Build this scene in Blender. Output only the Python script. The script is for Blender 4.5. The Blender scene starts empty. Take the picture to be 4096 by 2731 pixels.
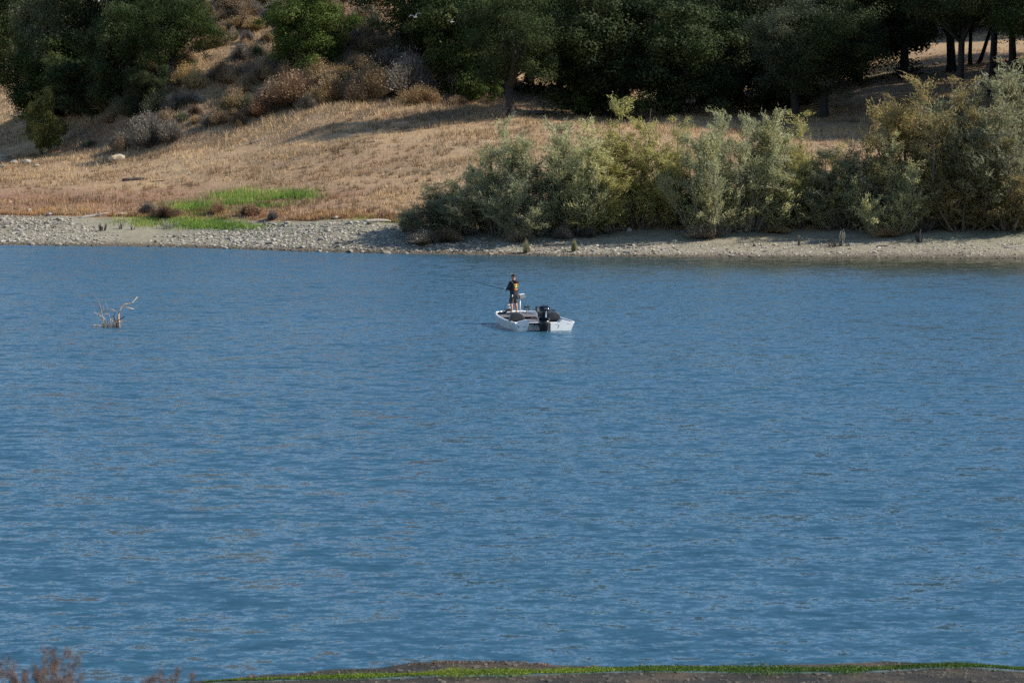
import bpy, bmesh, math, random
import numpy as np
from mathutils import Vector, Matrix
R = math.radians
rng = np.random.default_rng(7)
random.seed(7)
sc = bpy.context.scene
col = sc.collection

# ------------------------------------------------------------------ camera, sky, sun, exposure
F, H, CX, CY, HOR = 10670.0, 7.5, 2048.0, 1365.5, 592.0      # pixels of the 4096 px wide photograph; eye height in metres
PITCH = math.atan((CY - HOR) / F)
cam_d = bpy.data.cameras.new('camera'); cam = bpy.data.objects.new('camera', cam_d); col.objects.link(cam)
cam.location = (0, 0, H); cam.rotation_euler = (math.pi / 2 - PITCH, 0, 0)
cam_d.sensor_width = 36; cam_d.lens = 36 * F / 4096; cam_d.clip_start = 0.5; cam_d.clip_end = 3000
cam_d.dof.use_dof = True; cam_d.dof.focus_distance = 120; cam_d.dof.aperture_fstop = 4.0
sc.camera = cam
SUN_EL, SUN_AZ = R(37), R(93)          # azimuth clockwise from the view direction (+Y)
to_sun = Vector((math.sin(SUN_AZ) * math.cos(SUN_EL), math.cos(SUN_AZ) * math.cos(SUN_EL), math.sin(SUN_EL)))
w = bpy.data.worlds.new('World'); sc.world = w; w.use_nodes = True
nt = w.node_tree; sky = nt.nodes.new('ShaderNodeTexSky'); sky.sky_type = 'NISHITA'; sky.sun_disc = False
sky.sun_elevation = SUN_EL; sky.sun_rotation = SUN_AZ; sky.dust_density = 0.15; sky.ozone_density = 3.0; sky.air_density = 1.0
nt.links.new(sky.outputs[0], nt.nodes['Background'].inputs[0]); nt.nodes['Background'].inputs[1].default_value = 0.125
sd = bpy.data.lights.new('sun', 'SUN'); sd.energy = 5.0; sd.angle = R(0.53); sd.color = (1.0, 0.93, 0.83)
so = bpy.data.objects.new('sun', sd); col.objects.link(so); so.rotation_euler = to_sun.to_track_quat('Z', 'Y').to_euler()
so.location = (120, 60, 120)
vs = sc.view_settings; vs.view_transform = 'Standard'; vs.look = 'None'; vs.gamma = 1; vs.use_curve_mapping = False
vs.exposure = 0.5
sc.cycles.use_denoising = False; sc.cycles.max_bounces = 6; sc.cycles.transparent_max_bounces = 8

# ------------------------------------------------------------------ pixel <-> place
ST, CT = math.sin(PITCH), math.cos(PITCH)
def at(px, py, y):
    "the point at depth y seen at pixel (px, py)"
    v = (CY - py) / F; d = CT + v * ST
    return Vector((y * (px - CX) / F / d, y, H + y * (-ST + v * CT) / d))
def on_water(px, py, z=0.0):
    v = (CY - py) / F
    y = (z - H) * (CT + v * ST) / (-ST + v * CT)
    return at(px, py, y)
def row_z(py, y):
    v = (CY - py) / F
    return H + y * (-ST + v * CT) / (CT + v * ST)
def row_of(y, z):
    zz = z - H; return CY - F * (y * ST + zz * CT) / (y * CT - zz * ST)

# ------------------------------------------------------------------ numpy noise
def vnoise(x, y, seed=0):
    xi = np.floor(x).astype(np.int64); yi = np.floor(y).astype(np.int64)
    xf = x - xi; yf = y - yi; xf = xf * xf * (3 - 2 * xf); yf = yf * yf * (3 - 2 * yf)
    def h(a, b):
        n = (a * 374761393 + b * 668265263 + seed * 1442695041) & 0xffffffff
        n = ((n ^ (n >> 13)) * 1274126177) & 0xffffffff
        return ((n ^ (n >> 16)) & 0xffff) / 65535.0
    return (h(xi, yi) * (1 - xf) + h(xi + 1, yi) * xf) * (1 - yf) + (h(xi, yi + 1) * (1 - xf) + h(xi + 1, yi + 1) * xf) * yf
def fbm(x, y, seed=0, oct=4):
    s = 0; a = 0.5; t = 0
    for i in range(oct):
        s = s + a * vnoise(x * 2 ** i, y * 2 ** i, seed + i); t += a; a *= 0.5
    return s / t

# ------------------------------------------------------------------ mesh helpers
def mesh_np(name, v, f, mat=None, tint=None, smooth=False):
    v = np.asarray(v, dtype=np.float32); f = np.asarray(f, dtype=np.int32)
    me = bpy.data.meshes.new(name); n, k = f.shape
    me.vertices.add(len(v)); me.vertices.foreach_set('co', v.ravel())
    me.loops.add(n * k); me.loops.foreach_set('vertex_index', f.ravel())
    me.polygons.add(n); me.polygons.foreach_set('loop_start', np.arange(0, n * k, k, dtype=np.int32))
    me.polygons.foreach_set('loop_total', np.full(n, k, dtype=np.int32))
    if smooth: me.polygons.foreach_set('use_smooth', np.ones(n, dtype=bool))
    if tint is not None:
        a = me.attributes.new('tint', 'FLOAT', 'POINT'); a.data.foreach_set('value', np.asarray(tint, dtype=np.float32))
    me.update(calc_edges=True); me.validate()
    if mat: me.materials.append(mat)
    return me
def tag(o, label=None, cat=None, group=None, kind=None):
    if label: o['label'] = label
    if cat: o['category'] = cat
    if group: o['group'] = group
    if kind: o['kind'] = kind
    return o
def link(name, me, parent=None, loc=None, rot=None, scale=None):
    o = bpy.data.objects.new(name, me); col.objects.link(o)
    if parent: o.parent = parent
    if loc is not None: o.location = loc
    if rot is not None: o.rotation_euler = rot
    if scale is not None: o.scale = scale
    return o
def empty(name, loc, rz=0.0, scale=None):
    o = bpy.data.objects.new(name, None); col.objects.link(o); o.location = loc; o.rotation_euler = (0, 0, rz)
    o.empty_display_size = 0.2
    if scale is not None: o.scale = scale
    return o
class MB:
    def __init__(s): s.v = []; s.f = []; s.t = []
    def add(s, v, f, t=0.5):
        n = len(s.v); s.v += [tuple(p) for p in v]; s.f += [tuple(i + n for i in q) for q in f]; s.t += [t] * len(v); return s
    def box(s, c, h, rot=None):
        c = Vector(c); vs_ = []
        for z in (-1, 1):
            for y in (-1, 1):
                for x in (-1, 1):
                    p = Vector((x * h[0], y * h[1], z * h[2]))
                    vs_.append(c + (rot @ p if rot else p))
        return s.add(vs_, [(0, 2, 3, 1), (4, 5, 7, 6), (0, 1, 5, 4), (2, 6, 7, 3), (0, 4, 6, 2), (1, 3, 7, 5)])
    def tube(s, pts, rad, n=6, t=0.5, cap=True):
        pts = [Vector(p) for p in pts]; k = len(pts)
        if not hasattr(rad, '__len__'): rad = [rad] * k
        vs_ = []; ref = None
        for i, p in enumerate(pts):
            d = (pts[min(i + 1, k - 1)] - pts[max(i - 1, 0)])
            d = d.normalized() if d.length > 1e-9 else Vector((0, 0, 1))
            if ref is None: ref = Vector((1, 0, 0)) if abs(d.x) < 0.8 else Vector((0, 1, 0))
            a = d.cross(ref).normalized(); ref = a.cross(d).normalized(); b = d.cross(a)
            for j in range(n):
                q = 2 * math.pi * j / n; vs_.append(p + (a * math.cos(q) + b * math.sin(q)) * rad[i])
        fs = [(i * n + j, i * n + (j + 1) % n, (i + 1) * n + (j + 1) % n, (i + 1) * n + j) for i in range(k - 1) for j in range(n)]
        if cap: fs += [tuple(range(n))[::-1], tuple((k - 1) * n + j for j in range(n))]
        return s.add(vs_, fs, t)
    def loft(s, rings, cap=True, t=0.5):
        n = len(rings[0]); vs_ = [p for r in rings for p in r]; k = len(rings)
        fs = [(i * n + j, i * n + (j + 1) % n, (i + 1) * n + (j + 1) % n, (i + 1) * n + j) for i in range(k - 1) for j in range(n)]
        if cap: fs += [tuple(range(n))[::-1], tuple((k - 1) * n + j for j in range(n))]
        return s.add(vs_, fs, t)
    def prism(s, poly, axis, a, b):
        "a polygon in the plane across the axis, swept from a to b"
        def P(u, v, w_): return {'x': (w_, u, v), 'y': (u, w_, v), 'z': (u, v, w_)}[axis]
        n = len(poly)
        return s.add([P(u, v, a) for u, v in poly] + [P(u, v, b) for u, v in poly],
                     [tuple(range(n))[::-1], tuple(range(n, 2 * n))] + [(i, (i + 1) % n, n + (i + 1) % n, n + i) for i in range(n)])
    def ball(s, c, r, nu=12, nv=8, t=0.5):
        c = Vector(c); r = Vector(r) if hasattr(r, '__len__') else Vector((r, r, r))
        rings = []
        for i in range(nv + 1):
            a = math.pi * (i / nv - 0.5); a = max(min(a, 1.50), -1.50)
            rings.append([c + Vector((r.x * math.cos(a) * math.cos(2 * math.pi * j / nu), r.y * math.cos(a) * math.sin(2 * math.pi * j / nu), r.z * math.sin(a))) for j in range(nu)])
        return s.loft(rings, True, t)
    def mesh(s, name, mat=None, smooth=False, bevel=0.0, tint=False):
        me = bpy.data.meshes.new(name); me.from_pydata([tuple(p) for p in s.v], [], s.f)
        bm = bmesh.new(); bm.from_mesh(me)
        bmesh.ops.recalc_face_normals(bm, faces=bm.faces)
        if bevel > 0: bmesh.ops.bevel(bm, geom=[e for e in bm.edges if len(e.link_faces) == 2 and e.calc_face_angle(0) > 0.5], offset=bevel, segments=2, affect='EDGES', profile=0.6)
        bm.to_mesh(me); bm.free()
        if smooth:
            for p in me.polygons: p.use_smooth = True
        if tint and len(me.vertices) == len(s.t):
            a = me.attributes.new('tint', 'FLOAT', 'POINT'); a.data.foreach_set('value', s.t)
        if mat: me.materials.append(mat)
        me.update(); return me
    def build(s, name, mat, parent=None, smooth=False, bevel=0.0):
        return link(name, s.mesh(name, mat, smooth, bevel), parent)

# ------------------------------------------------------------------ materials
def N(nt, t, **kw):
    n = nt.nodes.new(t)
    for k, v in kw.items(): setattr(n, k, v)
    return n
def new_mat(name):
    m = bpy.data.materials.new(name); m.use_nodes = True
    return m, m.node_tree, m.node_tree.nodes['Principled BSDF']
def c4(c): return (c[0], c[1], c[2], 1)
def ramp(nt, fac, stops):
    r = N(nt, 'ShaderNodeValToRGB'); e = r.color_ramp.elements
    while len(e) < len(stops): e.new(0.5)
    for i, (p, c) in enumerate(stops): e[i].position = p; e[i].color = c4(c)
    nt.links.new(fac, r.inputs[0]); return r.outputs[0]
def noise(nt, scale, detail=4, coord='Object', rough=0.6, vec=None):
    n = N(nt, 'ShaderNodeTexNoise'); n.inputs['Scale'].default_value = scale; n.inputs['Detail'].default_value = detail; n.inputs['Roughness'].default_value = rough
    if vec is None:
        tc = N(nt, 'ShaderNodeTexCoord'); vec = tc.outputs[coord]
    nt.links.new(vec, n.inputs['Vector']); return n
def mix(nt, fac, a, b, mode='MIX'):
    m = N(nt, 'ShaderNodeMix', data_type='RGBA', blend_type=mode)
    for sock, v in ((m.inputs['Factor'], fac), (m.inputs['A'], a), (m.inputs['B'], b)):
        if hasattr(v, 'is_output') or isinstance(v, bpy.types.NodeSocket): nt.links.new(v, sock)
        elif isinstance(v, (int, float)): sock.default_value = v
        else: sock.default_value = c4(v)
    return m.outputs['Result']
def plain(name, c, rough=0.5, metal=0.0, var=0.12, scale=6.0, bump=0.0, spec=0.5):
    m, nt, b = new_mat(name); n = noise(nt, scale, 5)
    lo = tuple(x * (1 - var) for x in c); hi = tuple(min(1, x * (1 + var)) for x in c)
    nt.links.new(ramp(nt, n.outputs['Fac'], [(0.3, lo), (0.7, hi)]), b.inputs['Base Color'])
    b.inputs['Roughness'].default_value = rough; b.inputs['Metallic'].default_value = metal; b.inputs['Specular IOR Level'].default_value = spec
    if bump:
        bp = N(nt, 'ShaderNodeBump'); bp.inputs['Strength'].default_value = bump; nt.links.new(n.outputs['Fac'], bp.inputs['Height']); nt.links.new(bp.outputs[0], b.inputs['Normal'])
    return m
def leaf_mat(name, dark, light, odd=None, trans=0.3, rough=0.55, obj_var=0.35, spec=0.3):
    "leaf or blade: colour by the blade's own tint, patches through the crown and a shift from plant to plant"
    m, nt, b = new_mat(name); L = nt.links
    at_ = N(nt, 'ShaderNodeAttribute', attribute_name='tint')
    base = ramp(nt, at_.outputs['Fac'], [(0.05, dark), (0.75, light)] + ([(0.97, odd)] if odd else []))
    n = noise(nt, 0.45, 3)
    r2 = ramp(nt, n.outputs['Fac'], [(0.35, (0.75, 0.78, 0.8)), (0.65, (1.2, 1.15, 1.0))])
    c = mix(nt, 1.0, base, r2, 'MULTIPLY')
    oi = N(nt, 'ShaderNodeObjectInfo')
    r3 = ramp(nt, oi.outputs['Random'], [(0, (1 - obj_var,) * 3), (0.5, (1, 1, 1)), (1, (1 + obj_var, 1 + obj_var * 0.8, 1))])
    c = mix(nt, 1.0, c, r3, 'MULTIPLY')
    L.new(c, b.inputs['Base Color']); b.inputs['Roughness'].default_value = rough; b.inputs['Specular IOR Level'].default_value = spec
    tr = N(nt, 'ShaderNodeBsdfTranslucent'); L.new(c, tr.inputs['Color'])
    mx = N(nt, 'ShaderNodeMixShader'); mx.inputs[0].default_value = trans
    L.new(b.outputs[0], mx.inputs[1]); L.new(tr.outputs[0], mx.inputs[2]); L.new(mx.outputs[0], nt.nodes['Material Output'].inputs['Surface'])
    return m

M = {}
M['oak_leaf'] = leaf_mat('oak_leaf', (0.014, 0.026, 0.010), (0.055, 0.08, 0.027), (0.09, 0.10, 0.05), 0.2, 0.7, spec=0.12)
M['oak_leaf_fresh'] = leaf_mat('oak_leaf_fresh', (0.028, 0.05, 0.014), (0.08, 0.122, 0.034), (0.12, 0.14, 0.05), 0.28, 0.7, spec=0.12)
M['oak_leaf_grey'] = leaf_mat('oak_leaf_grey', (0.034, 0.046, 0.028), (0.10, 0.12, 0.07), (0.15, 0.15, 0.10), 0.22, 0.7, spec=0.12)
M['yellow_leaf'] = leaf_mat('yellow_leaf', (0.08, 0.09, 0.02), (0.24, 0.24, 0.05), (0.32, 0.24, 0.06), 0.3)
M['willow_sage'] = leaf_mat('willow_sage', (0.27, 0.275, 0.15), (0.47, 0.47, 0.28), (0.5, 0.45, 0.26), 0.5, obj_var=0.15)
M['willow_yellow'] = leaf_mat('willow_yellow', (0.28, 0.27, 0.1), (0.48, 0.45, 0.19), (0.52, 0.42, 0.17), 0.5, obj_var=0.15)
M['willow_ochre'] = leaf_mat('willow_ochre', (0.22, 0.18, 0.08), (0.38, 0.31, 0.14), (0.44, 0.29, 0.12), 0.5, obj_var=0.15)
M['willow_dark'] = leaf_mat('willow_dark', (0.21, 0.21, 0.125), (0.37, 0.37, 0.22), (0.4, 0.35, 0.21), 0.5, obj_var=0.15)
M['brush_tan'] = leaf_mat('brush_tan', (0.14, 0.095, 0.06), (0.34, 0.235, 0.145), (0.42, 0.30, 0.17), 0.1)
M['brush_grey'] = leaf_mat('brush_grey', (0.09, 0.08, 0.07), (0.24, 0.205, 0.175), (0.30, 0.27, 0.24), 0.05)
M['brush_rust'] = leaf_mat('brush_rust', (0.11, 0.065, 0.04), (0.27, 0.165, 0.10), (0.31, 0.21, 0.13), 0.1)
M['brush_straw'] = leaf_mat('brush_straw', (0.22, 0.15, 0.07), (0.46, 0.33, 0.16), (0.5, 0.36, 0.2), 0.15)
M['brush_green'] = leaf_mat('brush_green', (0.045, 0.055, 0.03), (0.13, 0.15, 0.085), (0.2, 0.17, 0.1), 0.15)
M['dry_grass'] = leaf_mat('dry_grass', (0.21, 0.135, 0.075), (0.465, 0.325, 0.18), (0.57, 0.42, 0.245), 0.2, obj_var=0)
M['hill_straw'] = leaf_mat('hill_straw', (0.16, 0.115, 0.085), (0.40, 0.29, 0.19), (0.55, 0.40, 0.23), 0.15, obj_var=0)
M['tussock'] = leaf_mat('tussock', (0.15, 0.095, 0.055), (0.38, 0.25, 0.135), (0.52, 0.38, 0.21), 0.15, obj_var=0)
M['rust_grass'] = leaf_mat('rust_grass', (0.16, 0.075, 0.035), (0.36, 0.19, 0.09), (0.44, 0.28, 0.14), 0.2, obj_var=0)
M['green_grass'] = leaf_mat('green_grass', (0.09, 0.15, 0.025), (0.23, 0.36, 0.06), (0.36, 0.38, 0.10), 0.3, obj_var=0)
M['algae'] = leaf_mat('algae', (0.035, 0.075, 0.008), (0.12, 0.21, 0.012), (0.22, 0.26, 0.02), 0.2, obj_var=0)
M['weed'] = leaf_mat('weed', (0.07, 0.04, 0.03), (0.17, 0.10, 0.075), (0.27, 0.19, 0.14), 0.15, obj_var=0)
M['near_pebble'] = plain('near_pebble', (0.075, 0.066, 0.05), 0.8, var=0.6, scale=3)
M['shore_weed'] = leaf_mat('shore_weed', (0.03, 0.03, 0.012), (0.10, 0.09, 0.035), (0.16, 0.17, 0.03), 0.1, obj_var=0)
M['bark'] = plain('bark', (0.02, 0.017, 0.015), 0.9, var=0.4, scale=9, bump=0.6)
M['twig'] = plain('twig', (0.13, 0.10, 0.08), 0.9, var=0.35, scale=5)
M['pale_wood'] = plain('pale_wood', (0.36, 0.31, 0.255), 0.85, var=0.3, scale=7, bump=0.3)
M['grey_wood'] = plain('grey_wood', (0.20, 0.175, 0.155), 0.9, var=0.35, scale=5, bump=0.4)
M['dark_wood'] = plain('dark_wood', (0.06, 0.047, 0.04), 0.85, var=0.4, scale=6, bump=0.3)
M['tan_wood'] = plain('tan_wood', (0.46, 0.33, 0.22), 0.85, var=0.3, scale=7, bump=0.3)
M['boulder'] = plain('boulder', (0.34, 0.27, 0.19), 0.9, var=0.35, scale=1.5, bump=0.5)

def stone_mat():
    m, nt, b = new_mat('beach_stone'); oi = N(nt, 'ShaderNodeObjectInfo')
    at_ = N(nt, 'ShaderNodeAttribute', attribute_name='tint')
    add = N(nt, 'ShaderNodeMath', operation='ADD'); nt.links.new(oi.outputs['Random'], add.inputs[0]); nt.links.new(at_.outputs['Fac'], add.inputs[1])
    fr = N(nt, 'ShaderNodeMath', operation='FRACT'); nt.links.new(add.outputs[0], fr.inputs[0])
    c = ramp(nt, fr.outputs[0], [(0.0, (0.16, 0.145, 0.12)), (0.3, (0.30, 0.27, 0.22)), (0.6, (0.42, 0.385, 0.32)), (0.85, (0.24, 0.225, 0.20)), (1.0, (0.50, 0.45, 0.39))])
    n = noise(nt, 5.0, 5); c = mix(nt, 0.6, c, ramp(nt, n.outputs['Fac'], [(0.35, (0.6, 0.6, 0.58)), (0.65, (1.1, 1.08, 1.05))]), 'MULTIPLY')
    wt = N(nt, 'ShaderNodeAttribute', attribute_name='wet'); c = mix(nt, wt.outputs['Fac'], c, mix(nt, 1.0, c, (0.35, 0.33, 0.3), 'MULTIPLY'))
    nt.links.new(c, b.inputs['Base Color']); b.inputs['Roughness'].default_value = 0.9; b.inputs['Specular IOR Level'].default_value = 0.2
    return m
M['stone'] = stone_mat()

def ground_mat(name, stops, patch=None, big=0.05, fine=3.0, zone=None, rough=0.95, bump=0.5):
    "soil: patches of colour at two scales; the tint attribute marks zones such as a rusty bank"
    m, nt, b = new_mat(name)
    n1 = noise(nt, big, 6, rough=0.65); n2 = noise(nt, fine, 6, rough=0.7)
    c = ramp(nt, n1.outputs['Fac'], stops)
    if zone:
        a = N(nt, 'ShaderNodeAttribute', attribute_name='tint')
        c = mix(nt, a.outputs['Fac'], c, zone)
    c = mix(nt, 0.75, c, ramp(nt, n2.outputs['Fac'], [(0.3, (0.62, 0.6, 0.58)), (0.7, (1.15, 1.13, 1.1))]), 'MULTIPLY')
    nt.links.new(c, b.inputs['Base Color']); b.inputs['Roughness'].default_value = rough; b.inputs['Specular IOR Level'].default_value = 0.15
    bp = N(nt, 'ShaderNodeBump'); bp.inputs['Strength'].default_value = bump; bp.inputs['Distance'].default_value = 0.2
    nt.links.new(n2.outputs['Fac'], bp.inputs['Height']); nt.links.new(bp.outputs[0], b.inputs['Normal'])
    return m
M['hill_soil'] = ground_mat('hill_soil', [(0.3, (0.26, 0.175, 0.11)), (0.5, (0.36, 0.25, 0.148)), (0.7, (0.41, 0.30, 0.175))], zone=(0.24, 0.135, 0.09))
M['beach_soil'] = ground_mat('beach_soil', [(0.3, (0.23, 0.205, 0.14)), (0.5, (0.28, 0.255, 0.185)), (0.7, (0.25, 0.245, 0.165))], big=0.12, fine=2.5, zone=(0.12, 0.10, 0.07), bump=0.3)
M['near_mud'] = ground_mat('near_mud', [(0.35, (0.026, 0.023, 0.016)), (0.5, (0.055, 0.045, 0.029)), (0.65, (0.11, 0.08, 0.05))], big=0.9, fine=9, rough=0.6, bump=0.5)

def water_mat():
    "lake: water under a skin of wind ripples, sky and bank reflections partly in its base colour; the ripples' slopes tilt the surface normal"
    m, nt, b = new_mat('lake_water'); L = nt.links
    tc = N(nt, 'ShaderNodeTexCoord')
    tot = None
    for sx, sy, scale, amp, det in ((0.5, 0.6, 0.3, 0.12, 2), (0.6, 1.0, 1.3, 0.75, 2), (0.6, 1.0, 3.6, 0.95, 2), (0.6, 1.0, 8.5, 0.75, 2), (0.8, 1.0, 18.0, 0.4, 1)):
        mp = N(nt, 'ShaderNodeMapping'); mp.inputs['Scale'].default_value = (sx, sy, 1); mp.inputs['Rotation'].default_value = (0, 0, R(-6) * scale)
        L.new(tc.outputs['Object'], mp.inputs['Vector'])
        n = noise(nt, scale, det, vec=mp.outputs[0], rough=0.55)
        s = N(nt, 'ShaderNodeVectorMath', operation='SUBTRACT'); L.new(n.outputs['Color'], s.inputs[0]); s.inputs[1].default_value = (0.5, 0.5, 0.5)
        k = N(nt, 'ShaderNodeVectorMath', operation='MULTIPLY'); L.new(s.outputs[0], k.inputs[0]); k.inputs[1].default_value = (amp * 0.6, amp, 0)
        if tot is None: tot = k.outputs[0]
        else:
            a = N(nt, 'ShaderNodeVectorMath', operation='ADD'); L.new(tot, a.inputs[0]); L.new(k.outputs[0], a.inputs[1]); tot = a.outputs[0]
    gust = noise(nt, 0.05, 3)
    gr = N(nt, 'ShaderNodeMapRange'); gr.inputs['From Min'].default_value = 0.3; gr.inputs['From Max'].default_value = 0.7; gr.inputs['To Min'].default_value = 0.85; gr.inputs['To Max'].default_value = 1.2
    L.new(gust.outputs['Fac'], gr.inputs['Value'])
    sc_ = N(nt, 'ShaderNodeVectorMath', operation='SCALE'); L.new(tot, sc_.inputs[0]); L.new(gr.outputs[0], sc_.inputs['Scale'])
    a = N(nt, 'ShaderNodeVectorMath', operation='ADD'); L.new(sc_.outputs[0], a.inputs[0]); a.inputs[1].default_value = (0, -0.14, 1)      # constant tilt towards the near shore, so the ripples mirror more sky than hill
    sx_ = N(nt, 'ShaderNodeSeparateXYZ'); L.new(tc.outputs['Object'], sx_.inputs[0])
    lee = []
    for out, lo, hi in ((sx_.outputs['Y'], 138, 180), (sx_.outputs['X'], -14, 24)):
        r_ = N(nt, 'ShaderNodeMapRange', interpolation_type='SMOOTHSTEP'); r_.inputs['From Min'].default_value = lo; r_.inputs['From Max'].default_value = hi; L.new(out, r_.inputs['Value']); lee.append(r_.outputs[0])
    lm = N(nt, 'ShaderNodeMath', operation='MULTIPLY'); L.new(lee[0], lm.inputs[0]); L.new(lee[1], lm.inputs[1])
    vm = N(nt, 'ShaderNodeMix', data_type='VECTOR'); L.new(lm.outputs[0], vm.inputs['Factor']); L.new(a.outputs[0], vm.inputs[4])
    q_ = N(nt, 'ShaderNodeVectorMath', operation='MULTIPLY'); L.new(a.outputs[0], q_.inputs[0]); q_.inputs[1].default_value = (0.2, 0.2, 1); L.new(q_.outputs[0], vm.inputs[5])
    nm = N(nt, 'ShaderNodeVectorMath', operation='NORMALIZE'); L.new(vm.outputs[1], nm.inputs[0]); L.new(nm.outputs[0], b.inputs['Normal'])
    b.inputs['Base Color'].default_value = (0.027, 0.082, 0.128, 1); b.inputs['Roughness'].default_value = 0.15; b.inputs['IOR'].default_value = 1.333
    L.new(mix(nt, lm.outputs[0], (0.028, 0.083, 0.127), (0.045, 0.048, 0.026)), b.inputs['Base Color'])      # blue paints in the mirrored sky, olive the dark bank mirrored along the lee
    return m
M['water'] = water_mat()

# ------------------------------------------------------------------ the far shore: a height field read off along lines of sight
S_PX = [-1200, 0, 320, 640, 870, 1200, 1500, 2000, 2560, 3300, 4096, 5600]
S_ROW = [978, 980, 984, 987, 994, 1006, 1013, 1021, 1028, 1032, 1036, 1040]
def shore_y(px):
    row = np.interp(px, S_PX, S_ROW); v = (CY - row) / F
    return -H * (CT + v * ST) / (-ST + v * CT)
PROF = {   # px: (metres behind the waterline, picture row of the ground there)
    -1200: [(9, 880), (35, 760), (60, 680), (75, 660), (100, 610), (150, 470), (210, 330), (330, 60)],
    0: [(10, 858), (32, 760), (56, 690), (66, 668), (82, 640), (105, 560), (135, 480), (180, 370), (240, 200), (330, -80)],
    350: [(10, 856), (32, 755), (55, 680), (66, 650), (80, 560), (100, 440), (118, 350), (150, 300), (220, 180), (330, 0)],
    700: [(11, 868), (35, 745), (60, 590), (72, 430), (92, 160), (108, -50), (122, -70), (140, 60), (330, 0)],
    1100: [(10, 880), (40, 705), (64, 520), (76, 390), (97, 150), (113, -60), (130, -90), (160, -60), (330, -100)],
    1400: [(8, 888), (40, 680), (70, 440), (80, 320), (101, 90), (116, -60), (140, -110), (170, -100), (330, -150)],
    1700: [(8, 915), (38, 660), (70, 440), (82, 350), (103, 190), (130, -20), (170, -200), (330, -450)],
    2048: [(8, 925), (35, 650), (62, 472), (82, 420), (112, 290), (150, 110), (190, -60), (330, -300)],
    2560: [(9, 925), (35, 630), (55, 520), (80, 462), (110, 385), (150, 250), (200, 40), (330, -250)],
    3072: [(9, 922), (35, 625), (53, 545), (78, 450), (105, 372), (150, 230), (200, 30), (330, -250)],
    3600: [(9, 918), (35, 620), (53, 545), (76, 410), (96, 312), (110, 270), (125, 235), (160, 150), (205, 10), (330, -250)],
    4096: [(9, 912), (35, 600), (52, 520), (74, 375), (95, 250), (105, 238), (125, 212), (160, 120), (205, -10), (330, -250)],
    5600: [(9, 900), (35, 560), (52, 460), (74, 300), (95, 180), (125, 120), (160, 40), (205, -80), (330, -300)],
}
OFF = np.concatenate([np.linspace(0, 20, 51), np.linspace(20, 130, 170)[1:], np.linspace(130, 330, 51)[1:]])
GP = np.arange(-1200, 5601, 24.0)
KP = np.array(sorted(PROF)); zk = []
for p in KP:
    pr = PROF[int(p)]; y0 = float(shore_y(p)); o = np.array([0] + [a for a, _ in pr]); rr = np.array([float(np.interp(p, S_PX, S_ROW))] + [b for _, b in pr])
    zz = np.array([row_z(r, y0 + a) for a, r in zip(o, rr)]); zz[0] = 0
    z = np.interp(OFF, o, zz)
    ker = np.array([1, 2, 3, 2, 1.0]); ker /= ker.sum(); zp = np.pad(z, 2, mode='edge'); zs = np.convolve(zp, ker, 'valid'); zs[:4] = z[:4]
    zk.append(zs)
zk = np.array(zk)
GZ = np.array([np.interp(GP, KP, zk[:, j]) for j in range(len(OFF))]).T            # (px, off)
for _ in range(6):
    GZ[1:-1] = (GZ[:-2] + 2 * GZ[1:-1] + GZ[2:]) / 4
GY = shore_y(GP)[:, None] + OFF[None, :]
GX = GY * (GP[:, None] - CX) / F
amp = np.clip(OFF / 60, 0.0, 1)[None, :]
GZ = GZ + (fbm(GX / 9, GY / 9, 3) - 0.5) * 1.3 * amp + (fbm(GX / 2.2, GY / 2.2, 11) - 0.5) * 0.35 * np.clip(OFF / 12, 0.05, 1)[None, :]
def ground_z(x, y):
    x = np.asarray(x, float); y = np.asarray(y, float)
    px = CX + F * x / y; off = y - shore_y(px)
    i = np.clip((px - GP[0]) / 24.0, 0, len(GP) - 1.001); i0 = i.astype(int); fi = i - i0
    j = np.clip(np.interp(off, OFF, np.arange(len(OFF))), 0, len(OFF) - 1.001); j0 = j.astype(int); fj = j - j0
    z = (GZ[i0, j0] * (1 - fi) + GZ[i0 + 1, j0] * fi) * (1 - fj) + (GZ[i0, j0 + 1] * (1 - fi) + GZ[i0 + 1, j0 + 1] * fi) * fj
    return np.where(off < 0, 0.12 * off, z)
def place(px, off):
    y = float(shore_y(px)) + off; x = y * (px - CX) / F
    return Vector((x, y, float(ground_z(x, y))))
def hit(px, py):
    "the first ground on the far shore along the line of sight through (px, py)"
    offs = np.linspace(0, 320, 1600); y = shore_y(px) + offs; x = y * (px - CX) / F; z = ground_z(x, y)
    rows = np.array([row_of(a, b) for a, b in zip(y, z)])
    k = np.nonzero(rows <= py)[0]; k = k[0] if len(k) else len(offs) - 1
    return Vector((x[k], y[k], z[k]))
def grid_mesh(name, X, Y, Z, mat, tint=None):
    a, b = X.shape; v = np.stack([X, Y, Z], -1).reshape(-1, 3)
    i = np.arange(a * b).reshape(a, b)
    f = np.stack([i[:-1, :-1], i[1:, :-1], i[1:, 1:], i[:-1, 1:]], -1).reshape(-1, 4)
    return mesh_np(name, v, f, mat, None if tint is None else tint.ravel(), True)

BANK = np.interp(GP, [-1200, 0, 500, 1000, 1500, 2000, 3000, 4096, 5600], [10, 10, 10.5, 10.5, 8.5, 8, 9, 9, 9])   # depth of the beach
jb = np.searchsorted(OFF, BANK)
JB = int(np.median(jb))
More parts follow.
